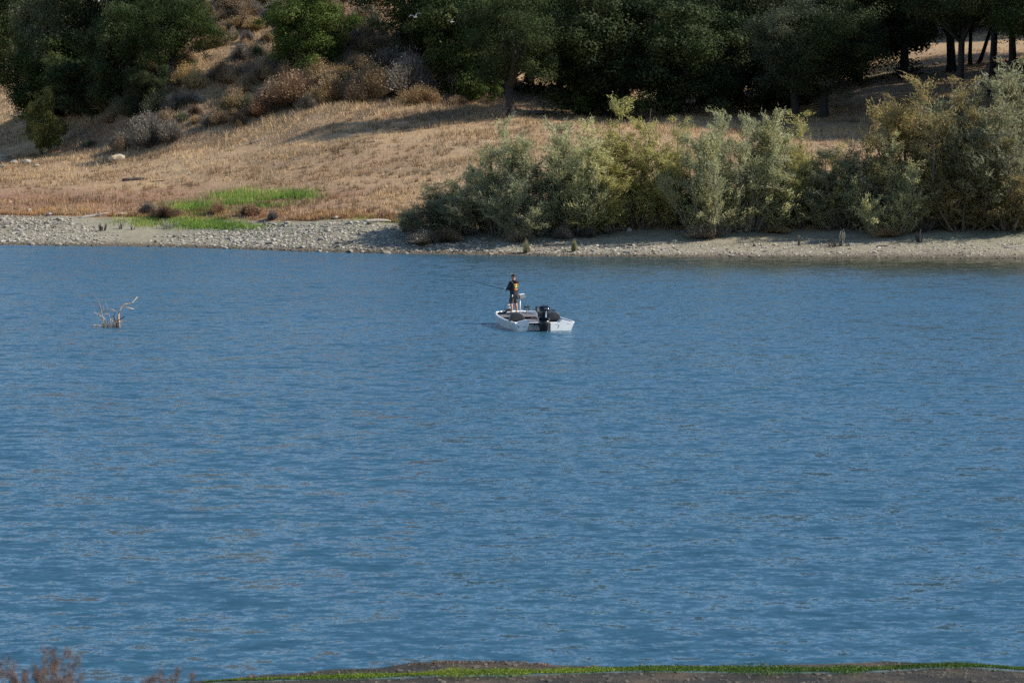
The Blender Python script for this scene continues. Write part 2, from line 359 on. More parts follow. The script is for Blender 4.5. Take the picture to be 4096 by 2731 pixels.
# beach: under water to the foot of the grass bank
ob = np.concatenate([np.linspace(-14, -0.4, 10), OFF[:JB + 1]])
BY = shore_y(GP)[:, None] + ob[None, :]; BX = BY * (GP[:, None] - CX) / F; BZ = ground_z(BX, BY)
bt = np.clip(1.5 - np.abs(ob[None, :] - 0.0) / 1.2, 0, 1) + np.zeros_like(BX)          # wet rim at the waterline
bt = np.clip(bt + np.clip((fbm(BX / 3, BY / 3, 5) - 0.55) * 3, 0, 0.4), 0, 1)
beach = tag(link('beach', grid_mesh('beach', BX, BY, BZ, M['beach_soil'], bt)), kind='structure')
TX, TY, TZ = GX[:, JB:], GY[:, JB:], GZ[:, JB:]
PXG = GP[:, None] + np.zeros_like(TX); OFG = OFF[None, JB:] + np.zeros_like(TX)
rust = np.clip(1.2 - np.abs(OFG - 21) / 13, 0, 1) * np.clip((1600 - PXG) / 500, 0, 1)
rust += 0.9 * np.clip(1 - np.abs(PXG - 420 + (OFG - 75) * -3) / 350, 0, 1) * np.clip((OFG - 66) / 8, 0, 1) * np.clip((1300 - PXG) / 300, 0, 1)
rust = np.clip(rust + (fbm(TX / 6, TY / 6, 21) - 0.5) * 0.9, 0, 1)
hill = tag(link('hillside', grid_mesh('hillside', TX, TY, TZ, M['hill_soil'], rust)), kind='structure')

# lake
lv = [(-420, 20, 0), (420, 20, 0), (420, 330, 0), (-420, 330, 0)]
lake = tag(link('lake', mesh_np('lake', lv, [(0, 1, 2, 3)], M['water'])), kind='structure')

# near bank under the photographer's feet: mud flat at the water's edge, then a rising slope
nx = np.linspace(-60, 60, 241); npx_rows = ([-60, -4.4, -3.7, -2.3, -1.5, -1.1, 0, 0.55, 1.86, 3.6, 5.2, 6.6, 7.45, 60], [2790, 2736, 2702, 2680, 2652, 2646, 2648, 2655, 2662, 2660, 2650, 2650, 2664, 2650])
ny = np.concatenate([np.linspace(-30, 30, 60), np.linspace(30.5, 36, 20), np.linspace(36.05, 41, 130)])
edge = np.array([on_water(2048, r).y for r in np.interp(nx, *npx_rows)]) + (vnoise(nx * 1.6, nx * 0 + 3.3, 8) - 0.5) * 0.3
NX, NY = np.meshgrid(nx, ny, indexing='ij'); de = edge[:, None] - NY
NZ = np.where(de < 2.2, de * 0.03, 0.066 + (de - 2.2) * 0.166) + (fbm(NX / 0.7, NY / 0.5, 9) - 0.5) * 0.05 * np.clip(np.abs(de), 0.2, 1)
NZ = np.minimum(NZ, 5.85)
near = tag(link('near_bank', grid_mesh('near_bank', NX, NY, NZ, M['near_mud'])), kind='structure')

# ------------------------------------------------------------------ blades (grass, twigs, leaves) as flat arrays
def unit(a): return a / np.maximum(np.linalg.norm(a, axis=1, keepdims=True), 1e-9)
def blades(base, d, L, W, tint):
    "thin triangles from base along d"
    n = len(base); side = unit(np.cross(d, rng.normal(size=(n, 3)))) * (W[:, None] / 2)
    v = np.empty((n, 3, 3)); v[:, 0] = base - side; v[:, 1] = base + side; v[:, 2] = base + d * L[:, None]
    return v.reshape(-1, 3), np.arange(n * 3).reshape(n, 3), np.repeat(tint, 3)
def leaves(c, d, L, W, tint, nrm=None):
    "lozenges centred on c with the long axis along d, facing nrm if given"
    n = len(c)
    if nrm is not None: d = unit(d - nrm * (d * nrm).sum(1, keepdims=True))
    side = unit(np.cross(d, rng.normal(size=(n, 3)) if nrm is None else nrm)) * (W[:, None] / 2); h = d * (L[:, None] / 2)
    v = np.empty((n, 4, 3)); v[:, 0] = c - h; v[:, 1] = c + side; v[:, 2] = c + h; v[:, 3] = c - side
    return v.reshape(-1, 3), np.arange(n * 4).reshape(n, 4), np.repeat(tint, 4)
def grass(name, pos, hgt, width, lean, mat, label, cat, seed=0):
    n = len(pos); d = np.stack([rng.normal(0, lean, n), rng.normal(0, lean, n), np.ones(n)], 1); d = unit(d)
    t = np.clip((fbm(pos[:, 0] / 5, pos[:, 1] / 5, 31 + seed, 5) - 0.5) * 2.2 + 0.45 + rng.uniform(-0.35, 0.4, n), 0, 1)
    v, f, tt = blades(pos, d, hgt, width, t)
    return tag(link(name, mesh_np(name, v, f, mat, tt)), label, cat, kind='stuff')
def scatter(n, px0, px1, off0, off1, power=1.0):
    px = rng.uniform(px0, px1, n); off = off0 + (off1 - off0) * rng.uniform(0, 1, n) ** power
    y = shore_y(px) + off; x = y * (px - CX) / F
    return px, off, np.stack([x, y, ground_z(x, y)], 1)

# dry meadow
px, off, p = scatter(230000, -300, 4400, 9.5, 130, 1.5)
dens = fbm(p[:, 0] / 5, p[:, 1] / 3.5, 41); bank = np.interp(px, GP, BANK)
bare = (off < 34) & (px < 1500)
keep = (off > bank - 0.4) & (rng.uniform(0, 1, len(px)) < np.where(bare, np.clip((dens - 0.45) * 4, 0.06, 0.7), np.clip((dens - 0.28) * 4, 0.2, 1)))
p, px, off = p[keep], px[keep], off[keep]; n = len(p)
hg = rng.uniform(0.12, 0.42, n) * (0.5 + 1.3 * vnoise(p[:, 0] / 2.2, p[:, 1] / 3, 4) ** 1.5) * np.where((px < 1500) & (off < 36), 0.55, 1.0)
hg *= np.where((px > 1700) & (off > 40) & (off < 60), 1.5, 1.0)
grass('dry_grass', p, hg, rng.uniform(0.03, 0.07, n), 0.35, M['dry_grass'], 'tan dry grass over the far meadow and hillside', 'grass')
px, off, p = scatter(24000, -350, 420, 95, 230); n = len(p)
grass('field_grass', p, rng.uniform(0.2, 0.6, n), rng.uniform(0.06, 0.12, n), 0.4, M['dry_grass'], 'pale dry grass in the distant field behind the left wood', 'grass', 8)
# tussocks standing above the matted grass
px, off, p = scatter(5200, -200, 4300, 12, 80, 0.9)
keep = rng.uniform(0, 1, len(px)) < np.clip((fbm(p[:, 0] / 7, p[:, 1] / 5, 91) - 0.36) * 4, 0.08, 1); p = np.repeat(p[keep], 22, axis=0)
p = p + np.stack([rng.normal(0, 0.16, len(p)), rng.normal(0, 0.16, len(p)), np.zeros(len(p))], 1); p[:, 2] = ground_z(p[:, 0], p[:, 1]); n = len(p)
grass('tussock_grass', p, rng.uniform(0.2, 0.55, n), rng.uniform(0.02, 0.05, n), 0.45, M['tussock'], 'brown tussocks standing above the dry meadow grass', 'grass', 6)
# taller straw on the steep hill
px, off, p = scatter(150000, 250, 2050, 56, 128)
keep = (off > np.interp(px, [250, 700, 1100, 1400, 2050], [64, 58, 60, 64, 66]) + rng.normal(0, 3, len(px))) & (rng.uniform(0, 1, len(px)) < np.clip((fbm(p[:, 0] / 2.5, p[:, 1] / 2.5, 47) - 0.3) * 4, 0.1, 1))
p = p[keep]; n = len(p)
grass('hill_straw', p, rng.uniform(0.25, 0.75, n) * (0.6 + 0.8 * vnoise(p[:, 0] / 2, p[:, 1] / 2, 6)), rng.uniform(0.03, 0.07, n), 0.45, M['hill_straw'], 'shaggy straw and dead stalks covering the steep hillside', 'straw', 4)
# rusty grass on the bank behind the stones and on the shaded slope
px, off, p = scatter(26000, -300, 1750, 9.6, 24, 1.8)
keep = rng.uniform(0, 1, len(px)) < np.clip((fbm(p[:, 0] / 3, p[:, 1] / 2, 55) - 0.35) * 4, 0.1, 1) * np.where(off < 14, 1, 0.35); p = p[keep]; n = len(p)
grass('rusty_grass', p, rng.uniform(0.2, 0.5, n), rng.uniform(0.03, 0.07, n), 0.3, M['rust_grass'], 'rusty brown grass fringing the bank above the stony beach', 'grass', 1)
# fresh green grass
def green_zone():
    out = []
    for (cx, cy, rx, ry, n) in ((800, 840, 150, 26, 5200), (1000, 800, 170, 38, 5200), (1180, 790, 110, 24, 1500), (720, 888, 190, 18, 3400), (880, 905, 190, 16, 3000), (560, 895, 120, 18, 900), (1500, 882, 220, 16, 500)):
        a = rng.normal(0, 0.5, n) * rx + cx; b = np.clip(rng.normal(0, 0.5, n), -1.2, 1.2) * ry + cy
        offs = np.linspace(1, 40, 120); tab = np.array([row_of(q.y, q.z) for q in (place(cx, o) for o in offs)])
        o = np.interp(-b, -tab, offs); y = shore_y(a) + o; x = y * (a - CX) / F
        out.append(np.stack([x, y, ground_z(x, y)], 1))
    return np.concatenate(out)
p = green_zone(); k = rng.uniform(0, 1, len(p)) < np.clip((fbm(p[:, 0] / 1.6, p[:, 1] / 1.6, 71) - 0.3) * 5, 0.05, 1); p = p[k]; n = len(p)
grass('green_grass', p, rng.uniform(0.15, 0.55, n) * np.where(p[:, 1] > 216, 1.2, 0.7), rng.uniform(0.03, 0.06, n), 0.22, M['green_grass'], 'bright green grass in a damp patch at the edge of the stony beach', 'grass', 2)
# sparse low growth on the right-hand beach
px, off, p = scatter(9000, 2200, 4300, 3.5, 9.5); keep = rng.uniform(0, 1, len(px)) < np.clip((fbm(p[:, 0] / 2.5, p[:, 1] / 2, 81) - 0.45) * 4, 0, 1); p = p[keep]; n = len(p)
grass('shore_turf', p, rng.uniform(0.03, 0.12, n), rng.uniform(0.03, 0.06, n), 0.6, M['brush_green'], 'thin olive turf on the gravel below the willows', 'turf', 3)

# ------------------------------------------------------------------ stones: 300 large ones singly, the rest as gravel
def ico(seed, n=1):
    r = random.Random(seed); bm = bmesh.new(); bmesh.ops.create_icosphere(bm, subdivisions=1, radius=1.0)
    for v in bm.verts:
        v.co = Vector((v.co.x * 1.15, v.co.y * 0.85, v.co.z * 0.6)) * r.uniform(0.72, 1.2)
    me = bpy.data.meshes.new('stone'); bm.to_mesh(me); bm.free(); me.materials.append(M['stone']); return me
stone_me = [ico(i) for i in range(7)]
def stone_spots(n):
    px, off, p = scatter(n, -100, 4150, -0.3, 9.6)
    dens = np.interp(px, [0, 300, 420, 560, 700, 1000, 1500, 1900, 2300, 2600, 2800, 4100], [1, 0.9, 0.35, 0.03, 0.8, 1, 0.9, 0.6, 0.8, 0.55, 0.25, 0.2])
    lim = np.interp(px, [0, 300, 560, 640, 1000, 1600, 2000, 4100], [9.5, 8, 2, 3.2, 8.5, 8, 4, 4.5])
    k = (rng.uniform(0, 1, n) < dens) & (off < lim + rng.normal(0, 0.8, n))
    return px[k], off[k], p[k]
spx, soff, sp = stone_spots(700)
sp = sp[:300]; spx = spx[:300]
for i, q in enumerate(sp):
    s = (0.09 + 0.2 * rng.uniform(0, 1) ** 2.2) * (1.0 if spx[i] < 2700 else 0.7)
    link('stone', stone_me[i % 7], beach, (q[0], q[1], q[2] + s * 0.2), (rng.uniform(-0.3, 0.3), rng.uniform(-0.3, 0.3), rng.uniform(0, 6.28)), (s * rng.uniform(0.8, 1.4), s, s * rng.uniform(0.7, 1.2)))
# gravel
gpx, goff, gp_ = stone_spots(26000)
e2x, e2o, e2p = scatter(15000, 2100, 4200, -0.2, 5.5, 1.3)
gp_ = np.concatenate([gp_, e2p]); small = np.concatenate([np.ones(len(gpx)), np.full(len(e2x), 0.42)])
base = np.array([(1, 0, 0), (0, 1, 0), (-1, 0, 0), (0, -1, 0), (0, 0, 0.8), (0.7, 0.7, 0.45), (-0.7, -0.6, 0.5)], float)
of = np.array([(0, 5, 4), (5, 1, 4), (1, 2, 4), (2, 6, 4), (6, 3, 4), (3, 0, 4)])
n = len(gp_); s = (0.035 + 0.11 * rng.uniform(0, 1, n) ** 1.8) * small; a = rng.uniform(0, 6.28, n)
ca, sa = np.cos(a), np.sin(a); bv = base[None] * s[:, None, None] * rng.uniform(0.7, 1.3, (n, 7, 1))
v = np.stack([bv[..., 0] * ca[:, None] - bv[..., 1] * sa[:, None], bv[..., 0] * sa[:, None] + bv[..., 1] * ca[:, None], bv[..., 2] - 0.01], -1) + gp_[:, None, :]
f = (of[None] + (np.arange(n) * 7)[:, None, None]).reshape(-1, 3)
woff = np.concatenate([goff, e2o])
gme = mesh_np('gravel', v.reshape(-1, 3), f, M['stone'], np.repeat(rng.uniform(0, 1, n), 7))
wa_ = gme.attributes.new('wet', 'FLOAT', 'POINT'); wa_.data.foreach_set('value', np.repeat(np.clip(1.3 - woff / 0.8, 0, 1), 7).astype(np.float32))
tag(link('gravel', gme, beach), kind='stuff')

# ------------------------------------------------------------------ trees and shrubs
def curve_pts(a, b, bend, n=5, r=random):
    a, b = Vector(a), Vector(b); L = (b - a).length; off = Vector((r.uniform(-1, 1), r.uniform(-1, 1), r.uniform(-0.2, 0.8))) * L * bend
    return [a.lerp(b, i / n) + off * math.sin(math.pi * i / n) for i in range(n + 1)]
def oak(seed, Ht, Rd, zlow, nclump=80, nleaf=34000, trunk_r=0.42, fork=0.22, leaf=(0.13, 0.27)):
    "trunk mesh and crown mesh of a spreading live oak standing at the origin"
    r = random.Random(seed); g = np.random.default_rng(seed)
    cz0, cz1 = Ht * zlow, Ht; cen = []
    tries = 0
    while len(cen) < nclump and tries < 20000:
        tries += 1
        u = g.normal(size=3); u /= np.linalg.norm(u); rr = g.uniform(0.25, 1) ** 0.45
        lob = 0.80 + 0.34 * math.sin(3 * math.atan2(u[1], u[0]) + seed) * math.cos(2.3 * u[2] + seed * 1.7)
        c = np.array([u[0] * Rd * rr * lob, u[1] * Rd * rr * lob, (cz0 + cz1) / 2 + u[2] * (cz1 - cz0) / 2 * rr * min(1, lob + 0.12)])
        if c[2] < cz0 + 0.3: continue
        cen.append(c)
    cen = np.array(cen); cr = g.uniform(0.09, 0.22, len(cen)) * Rd
    k = g.choice(len(cen), nleaf, p=cr ** 2 / (cr ** 2).sum())
    u = unit(g.normal(size=(nleaf, 3))); rr = g.uniform(0, 1, nleaf) ** 0.4 * (1 + 0.22 * np.abs(g.normal(size=nleaf)))
    pos = cen[k] + u * (cr[k] * rr)[:, None] * np.array([1.1, 1.1, 0.85])
    d = unit(u * 0.5 + g.normal(size=(nleaf, 3)) * 0.8 + np.array([0, 0, -0.15]))
    t = np.clip(0.2 + 0.5 * g.uniform(0, 1, nleaf) + (g.uniform(0, 1, len(cen))[k] - 0.5) * 0.85, 0, 0.92); t[g.uniform(0, 1, nleaf) < 0.03] = 1
    v, f, tt = leaves(pos, d, g.uniform(*leaf, nleaf), g.uniform(leaf[0] * 0.6, leaf[1] * 0.62, nleaf), t, unit(u * np.array([1, 1, 1.3]) + g.normal(size=(nleaf, 3)) * 0.45 + np.array([0, 0, 0.1])))
    crown = mesh_np('crown', v, f, M['oak_leaf'], tt)
    m = MB(); fk = Vector((r.uniform(-0.3, 0.3), r.uniform(-0.3, 0.3), Ht * fork))
    m.tube([(0, 0, -0.8), (0, 0, 0.05), fk * 0.25 + Vector((0.05, 0, 0)), fk * 0.6, fk], [trunk_r * 1.7, trunk_r * 1.3, trunk_r, trunk_r * 0.9, trunk_r * 0.85], 9)
    order = sorted(range(len(cen)), key=lambda i: r.random())[:26]
    mains = []
    for i in order[:6]:
        e = Vector(cen[i]) * 0.8 + fk * 0.2; pts = curve_pts(fk - Vector((0, 0, 0.3)), e, 0.16, 6, r); mains.append(pts)
        m.tube(pts, [trunk_r * (0.62 - 0.085 * j) for j in range(7)], 7)
    for i in order[6:]:
        b = r.choice(mains); s_ = b[r.randint(1, 4)]; m.tube(curve_pts(s_, cen[i], 0.15, 4, r), [trunk_r * x for x in (0.24, 0.19, 0.14, 0.09, 0.04)], 5)
    return m.mesh('trunk', M['bark'], True), crown
def willow(seed, Ht, Wd, nleaf=30000, nstem=11):
    r = random.Random(seed); g = np.random.default_rng(seed); m = MB(); segs = []
    for i in range(nstem):
        a = r.uniform(0, 6.28); sp_ = (r.uniform(0.03, 1.0) ** 0.6) * Wd * 0.5; h = Ht * r.uniform(0.55, 1.0) * (1 - 0.5 * (sp_ / (Wd * 0.5)) ** 2)
        b0 = Vector((math.cos(a) * sp_ * 0.25, math.sin(a) * sp_ * 0.25, -0.3)); e = Vector((math.cos(a) * sp_, math.sin(a) * sp_, h))
        c = Vector((math.cos(a) * sp_ * 0.9, math.sin(a) * sp_ * 0.9, h * 0.45))
        pts = [b0 * (1 - t_) ** 2 + c * 2 * t_ * (1 - t_) + e * t_ ** 2 for t_ in [j / 7 for j in range(8)]]
        pts = [q + Vector((r.uniform(-1, 1), r.uniform(-1, 1), 0)) * 0.1 for q in pts]
        m.tube(pts, [0.085 * (1 - j / 7.6) for j in range(8)], 5)
        for k in range(26):
            t_ = r.uniform(0.12, 1.0); i0 = min(int(t_ * 7), 6); q = pts[i0].lerp(pts[i0 + 1], t_ * 7 - i0)
            out = Vector((r.gauss(0, 1), r.gauss(0, 1), 0)).normalized()
            ln = r.uniform(0.6, 1.7) * (1.15 - 0.5 * t_); dr = (out * r.uniform(0.5, 1.2) + Vector((0, 0, r.uniform(0.2, 1.3)))).normalized()
            tip = q + dr * ln; segs.append((q, tip, dr))
            if k < 9: m.tube([q, q.lerp(tip, 0.6), tip], [0.02, 0.014, 0.006], 4, cap=False)
    A = np.array([s_[0] for s_ in segs]); B = np.array([s_[1] for s_ in segs]); D = np.array([s_[2] for s_ in segs])
    k = g.integers(0, len(A), nleaf); t_ = g.uniform(0.05, 1.08, nleaf)
    pos = A[k] + (B - A)[k] * t_[:, None] + g.normal(size=(nleaf, 3)) * 0.11
    d = unit(D[k] + g.normal(size=(nleaf, 3)) * 0.42 + np.array([0, 0, 0.2]))
    tt = np.clip(0.15 + 0.55 * g.uniform(0, 1, nleaf) + (g.uniform(0, 1, len(A))[k] - 0.5) * 0.45, 0, 0.92); tt[g.uniform(0, 1, nleaf) < 0.04] = 1
    v, f, tt = leaves(pos, d, g.uniform(0.14, 0.34, nleaf), g.uniform(0.03, 0.06, nleaf), tt, unit(np.cross(d, g.normal(size=(nleaf, 3))) + 0.5 * unit(pos - np.array([0, 0, Ht * 0.35]))))
    return m.mesh('stems', M['twig'], True), mesh_np('foliage', v, f, M['willow_sage'], tt)
def brush(seed, w, h, n=2600, spread=0.9, leafy=0.35):
    "a dry bush: twigs fanning up from the root with small dead leaves on the outer half"
    g = np.random.default_rng(seed); n1 = int(n * (1 - leafy)); n2 = n - n1
    a = g.uniform(0, 6.28, n); rad = np.sqrt(g.uniform(0, 1, n)); el = np.sqrt(np.clip(1 - rad ** 2 * 0.9, 0.05, 1))
    lob = 0.78 + 0.3 * np.sin(a * 2 + seed) + 0.22 * np.sin(a * 5 + 2 * seed) * rad
    tip = np.stack([np.cos(a) * rad * w / 2 * lob, np.sin(a) * rad * w / 2 * lob, el * h * (0.55 + 0.6 * g.uniform(0, 1, n) ** 1.5) * (0.85 + 0.2 * lob)], 1)
    root = tip * np.array([0.25, 0.25, 0.0])
    s0 = root + (tip - root) * g.uniform(0.0, 0.65, n)[:, None]
    d = unit(tip - root + g.normal(size=(n, 3)) * 0.15)
    t = np.clip(0.2 + 0.6 * g.uniform(0, 1, n) + 0.2 * np.sin(a * 2 + seed), 0, 1)
    v1, f1, t1 = blades(s0[:n1], d[:n1], g.uniform(0.3, 0.8, n1) * h * 0.6, g.uniform(0.014, 0.034, n1), t[:n1])
    c = root[n1:] + (tip - root)[n1:] * g.uniform(0.55, 1.05, n2)[:, None]
    L2, W2 = g.uniform(0.05, 0.13, n2), g.uniform(0.025, 0.06, n2); d2 = unit(g.normal(size=(n2, 3)))
    va, fa, ta = blades(c, d2, L2, W2, t[n1:])
    v = np.concatenate([v1, va]); f = np.concatenate([f1, fa + len(v1)])
    return mesh_np('brush', v, f, M['brush_tan'], np.concatenate([t1, ta]))

def set_mat(o, mat):
    o.material_slots[0].link = 'OBJECT'; o.material_slots[0].material = mat
OAK = {
    'spread': oak(11, 13, 7.5, 0.12, 157, 56000, leaf=(0.12, 0.27)), 'spread2': oak(23, 14, 7.0, 0.16, 150, 54000, fork=0.26, leaf=(0.12, 0.27)),
    'round': oak(31, 10, 5.4, 0.02, 142, 48000, 0.3, 0.16, (0.14, 0.29)), 'round2': oak(47, 9, 5.0, 0.0, 135, 42000, 0.28, 0.15, (0.14, 0.28)),
    'tall': oak(53, 15, 6.6, 0.20, 150, 52000, 0.5, 0.24, (0.12, 0.27)), 'small': oak(67, 5, 2.3, 0.0, 75, 14000, 0.12, 0.12, (0.1, 0.22)),
    'umbrella': oak(83, 17, 8.0, 0.52, 130, 52000, 0.34, 0.45, (0.14, 0.29)),
    'slim': oak(71, 13, 5.0, 0.24, 120, 36000, 0.24, 0.3, (0.15, 0.3)),
}
OAK_H = {'spread': 13, 'spread2': 14, 'round': 10, 'round2': 9, 'tall': 15, 'small': 5, 'slim': 13, 'umbrella': 17}
def tree(kind, px, py, hpx, wf, label, mat='oak_leaf', group=None, name='oak_tree', cat='oak tree', rz=None, base=None, lean=0.0):
    p = base if base is not None else hit(px, py); hm = hpx * p.y / F; s = hm / OAK_H[kind]
    o = empty(name, p - Vector((0, 0, 0.1)), rng.uniform(0, 6.28) if rz is None else rz, (s * wf, s * wf, s))
    if lean: o.rotation_euler = (0, lean, 0)
    tr, cr = OAK[kind]; link('trunk', tr, o); c = link('crown', cr, o); set_mat(c, M[mat])
    tag(o, label, cat, group); return o

# left-hand wood on the flank of the hill
tree('spread2', 250, 480, 620, 0.72, 'tall dark oak behind the small yellow-green tree', 'oak_leaf_grey')
tree('spread2', 690, 330, 400, 1.15, 'broad bright green oak leaning over the grey bare bush', 'oak_leaf_fresh', rz=1.0)
tree('round', 480, 430, 430, 0.75, 'narrow dark oak between the tall oak and the bright green oak', 'oak_leaf')
tree('round2', 600, 440, 190, 1.0, 'low dark oak on the shaded red slope under the bright green oak', 'oak_leaf')
tree('small', 330, 470, 190, 1.0, 'low grey-green oak sapling at the foot of the tall dark oak', 'oak_leaf_grey')
tree('small', 175, 622, 290, 0.62, 'small yellow-green tree by the pale rocks in the gully', 'yellow_leaf', name='young_tree', cat='tree')
tree('round', 1230, 300, 360, 1.02, 'round green oak standing alone on the dry brushy hillside', 'oak_leaf_fresh')
bg = 'oaks closing the back of the wood'
for (x, o_, h, k, m_) in ((-60, 190, 420, 'spread', 'oak_leaf'), (90, 196, 420, 'spread2', 'oak_leaf_grey'), (470, 102, 440, 'spread', 'oak_leaf'), (540, 104, 420, 'spread2', 'oak_leaf'), (-220, 190, 420, 'tall', 'oak_leaf'), (20, 205, 420, 'tall', 'oak_leaf'), (215, 100, 380, 'round', 'oak_leaf'), (380, 90, 330, 'round2', 'oak_leaf')):
    tree(k, x, 0, h, 1.15, 'dark oak closing the back of the wood left of the hill', m_, bg, base=place(x, o_))

# the oak grove in front of the rising meadow
tree('round', 1860, 395, 500, 0.85, 'dense dark oak reaching the ground at the edge of the brushy hillside', 'oak_leaf')
tree('round2', 1905, 408, 230, 0.85, 'lower green oak under the dense dark oak at the hillside edge', 'oak_leaf_fresh')
tree('tall', 2045, 470, 540, 1.0, 'oak with a dark bare trunk and drooping leaves at the meadow edge', 'oak_leaf', rz=2.1)
tree('round', 2420, 470, 520, 1.1, 'wide dense green oak sweeping to the ground beside the bare trunk', 'oak_leaf')
tree('small', 2335, 470, 200, 1.0, 'green oak sapling at the foot of the wide dense oak', 'oak_leaf_fresh')
tree('small', 2480, 480, 130, 1.1, 'low green bush growing under the wide dense oak', 'oak_leaf_grey', name='oak_bush', cat='bush')
tree('spread', 2640, 440, 560, 0.95, 'dark oak behind the tall thin willow', 'oak_leaf')
tree('round', 3060, 440, 430, 1.15, 'rounded olive oak with low branches over the shaded ground', 'oak_leaf_grey')
tree('small', 3230, 410, 130, 1.3, 'low green oak scrub in the shade below the rounded olive oak', 'oak_leaf')
tree('spread2', 2880, 445, 560, 1.0, 'oak with a forked black trunk in front of a gap of sunlit meadow', 'oak_leaf')
tree('slim', 3435, 345, 560, 1.0, 'oak with a slender dark trunk next to the thick grey trunk', 'oak_leaf')
tree('tall', 3610, 318, 600, 0.95, 'oak with the thickest grey-brown trunk of the grove', 'oak_leaf')
tree('tall', 3798, 285, 600, 0.95, 'oak whose black trunk forks low beside the sunlit meadow gap', 'oak_leaf')
tree('slim', 3872, 263, 560, 0.8, 'thin straight oak beside the leaning trunk', 'oak_leaf')
tree('slim', 3905, 256, 560, 0.8, 'thin oak with a trunk leaning towards the right-hand wood', 'oak_leaf', lean=0.35)
tree('slim', 4045, 272, 560, 1.0, 'oak with a slender trunk above the grey-topped willow', 'oak_leaf')
kinds = ('spread', 'tall', 'spread2', 'round')
rows_ = [(x + rng.uniform(-40, 40), 96 + rng.uniform(-6, 6), 560) for x in range(1780, 3500, 150)] + [(x + rng.uniform(-50, 50), 128 + rng.uniform(-8, 8), 520) for x in range(2330, 3450, 200)] + [(x, 160 + rng.uniform(-8, 8), 460) for x in range(3420, 4400, 150)] + [(3180, 68, 470), (3290, 68, 500), (2730, 72, 470), (3180, 78, 420)]
rows_ += [(4470, 70, 640), (4600, 88, 640), (4760, 72, 640), (4930, 82, 640), (4480, 98, 640), (5100, 70, 640), (4620, 56, 560), (4850, 58, 560), (4400, 48, 520), (4560, 44, 500), (4750, 46, 520), (4980, 50, 540), (5200, 60, 600), (5250, 84, 640), (5060, 96, 640), (4420, 116, 600), (5300, 50, 600), (5400, 74, 660)]
for i, (x, o_, h) in enumerate(rows_):
    tree(kinds[i % 4], x, 0, h, 1.12, 'dark oak in the shade behind the front row of the grove', ('oak_leaf', 'oak_leaf_grey', 'oak_leaf')[i % 3], 'oaks behind the front row of the grove', base=place(x, o_))

for (x, o_, h) in ((3830, 60, 720), (4040, 66, 720), (4120, 52, 700), (3960, 76, 720),  (4200, 60, 720), (4380, 74, 720), (4560, 62, 720), (4240, 84, 720)):  # added trees: crowns set high to shade the ground and leave the trunks in view
    tree('umbrella', x, 0, h, 1.05, 'tall high-crowned oak added behind the ochre willows to shade the grove floor', 'oak_leaf', 'high-crowned oaks added for their shade', base=place(x, o_))

# willows along the beach
WIL = [willow(i * 13 + 5, 8.0, wd, 20000, ns) for i, (wd, ns) in enumerate(((5.0, 13), (4.2, 11), (6.0, 15), (3.0, 8), (5.4, 14)))]
WW = (5.0, 4.2, 6.0, 3.0, 5.4)
wl = [   # px, base row, top row, width px, variant, leaf, label
    (1720, 945, 790, 150, 1, 'willow_dark', 'low dark olive willow at the open end of the thicket by the stones'),
    (1850, 940, 690, 190, 0, 'willow_dark', 'dark olive willow beside the low one at the thicket end'),
    (1990, 945, 540, 210, 2, 'willow_sage', 'tall olive willow with dead grass hanging at its foot'),
    (2110, 955, 660, 200, 4, 'willow_sage', 'low pale sage willow leaning out over the gravel'),
    (2200, 940, 590, 190, 1, 'willow_sage', 'sage willow between the leaning pale one and the yellow one'),
    (2300, 938, 480, 230, 0, 'willow_sage', 'broad tall willow with dark bare twigs near its top'),
    (2440, 930, 610, 170, 3, 'willow_yellow', 'yellow-green willow on thin brown stems beside the gap'),
    (2552, 915, 440, 190, 1, 'willow_yellow', 'tall thin willow with a feathery yellow-green top'),
    (2700, 905, 560, 190, 4, 'willow_yellow', 'thin yellowish willow behind the gap with dark stems'),
    (2850, 945, 520, 230, 2, 'willow_sage', 'big sage willow overhanging its own shadow on the beach'),
    (2985, 925, 448, 190, 0, 'willow_sage', 'tallest sage willow, bushy top against the black shade'),
    (3095, 915, 560, 170, 3, 'willow_sage', 'slim sage willow by the fallen branches'),
    (3225, 905, 540, 190, 4, 'willow_yellow', 'loose yellow willow above the pile of fallen branches'),
    (3370, 915, 620, 190, 1, 'willow_dark', 'dark thin willow between the yellow one and the green one'),
    (3560, 940, 610, 200, 4, 'willow_sage', 'green willow standing forward on the beach'),
    (3700, 905, 400, 330, 2, 'willow_ochre', 'wide ochre willow turning orange at the top'),
    (3930, 900, 300, 300, 0, 'willow_dark', 'tall grey-green willow rising over the ochre ones'),
    (4080, 905, 370, 240, 4, 'willow_dark', 'grey-green willow at the right end of the thicket'),
    (1925, 930, 650, 170, 4, 'willow_yellow', 'yellowish willow behind the dark olive ones'),
    (2780, 915, 640, 190, 1, 'willow_dark', 'dark low willow behind the shadowed beach'),
    (3300, 900, 600, 180, 0, 'willow_yellow', 'yellow willow behind the pile of fallen branches'),
    (3450, 905, 620, 190, 2, 'willow_dark', 'dark willow behind the tall dead snag'),
    (3800, 895, 430, 260, 4, 'willow_ochre', 'ochre willow leaning on the wide orange-topped one'),
    (3990, 900, 420, 260, 2, 'willow_ochre', 'dull ochre willow under the grey-green tops'),
    (3850, 925, 640, 220, 1, 'willow_ochre', 'low ochre willow under the tall grey-green one'),
    (4030, 925, 640, 230, 0, 'willow_ochre', 'low ochre bush willow by the plank on the beach'),
]
wy = 0
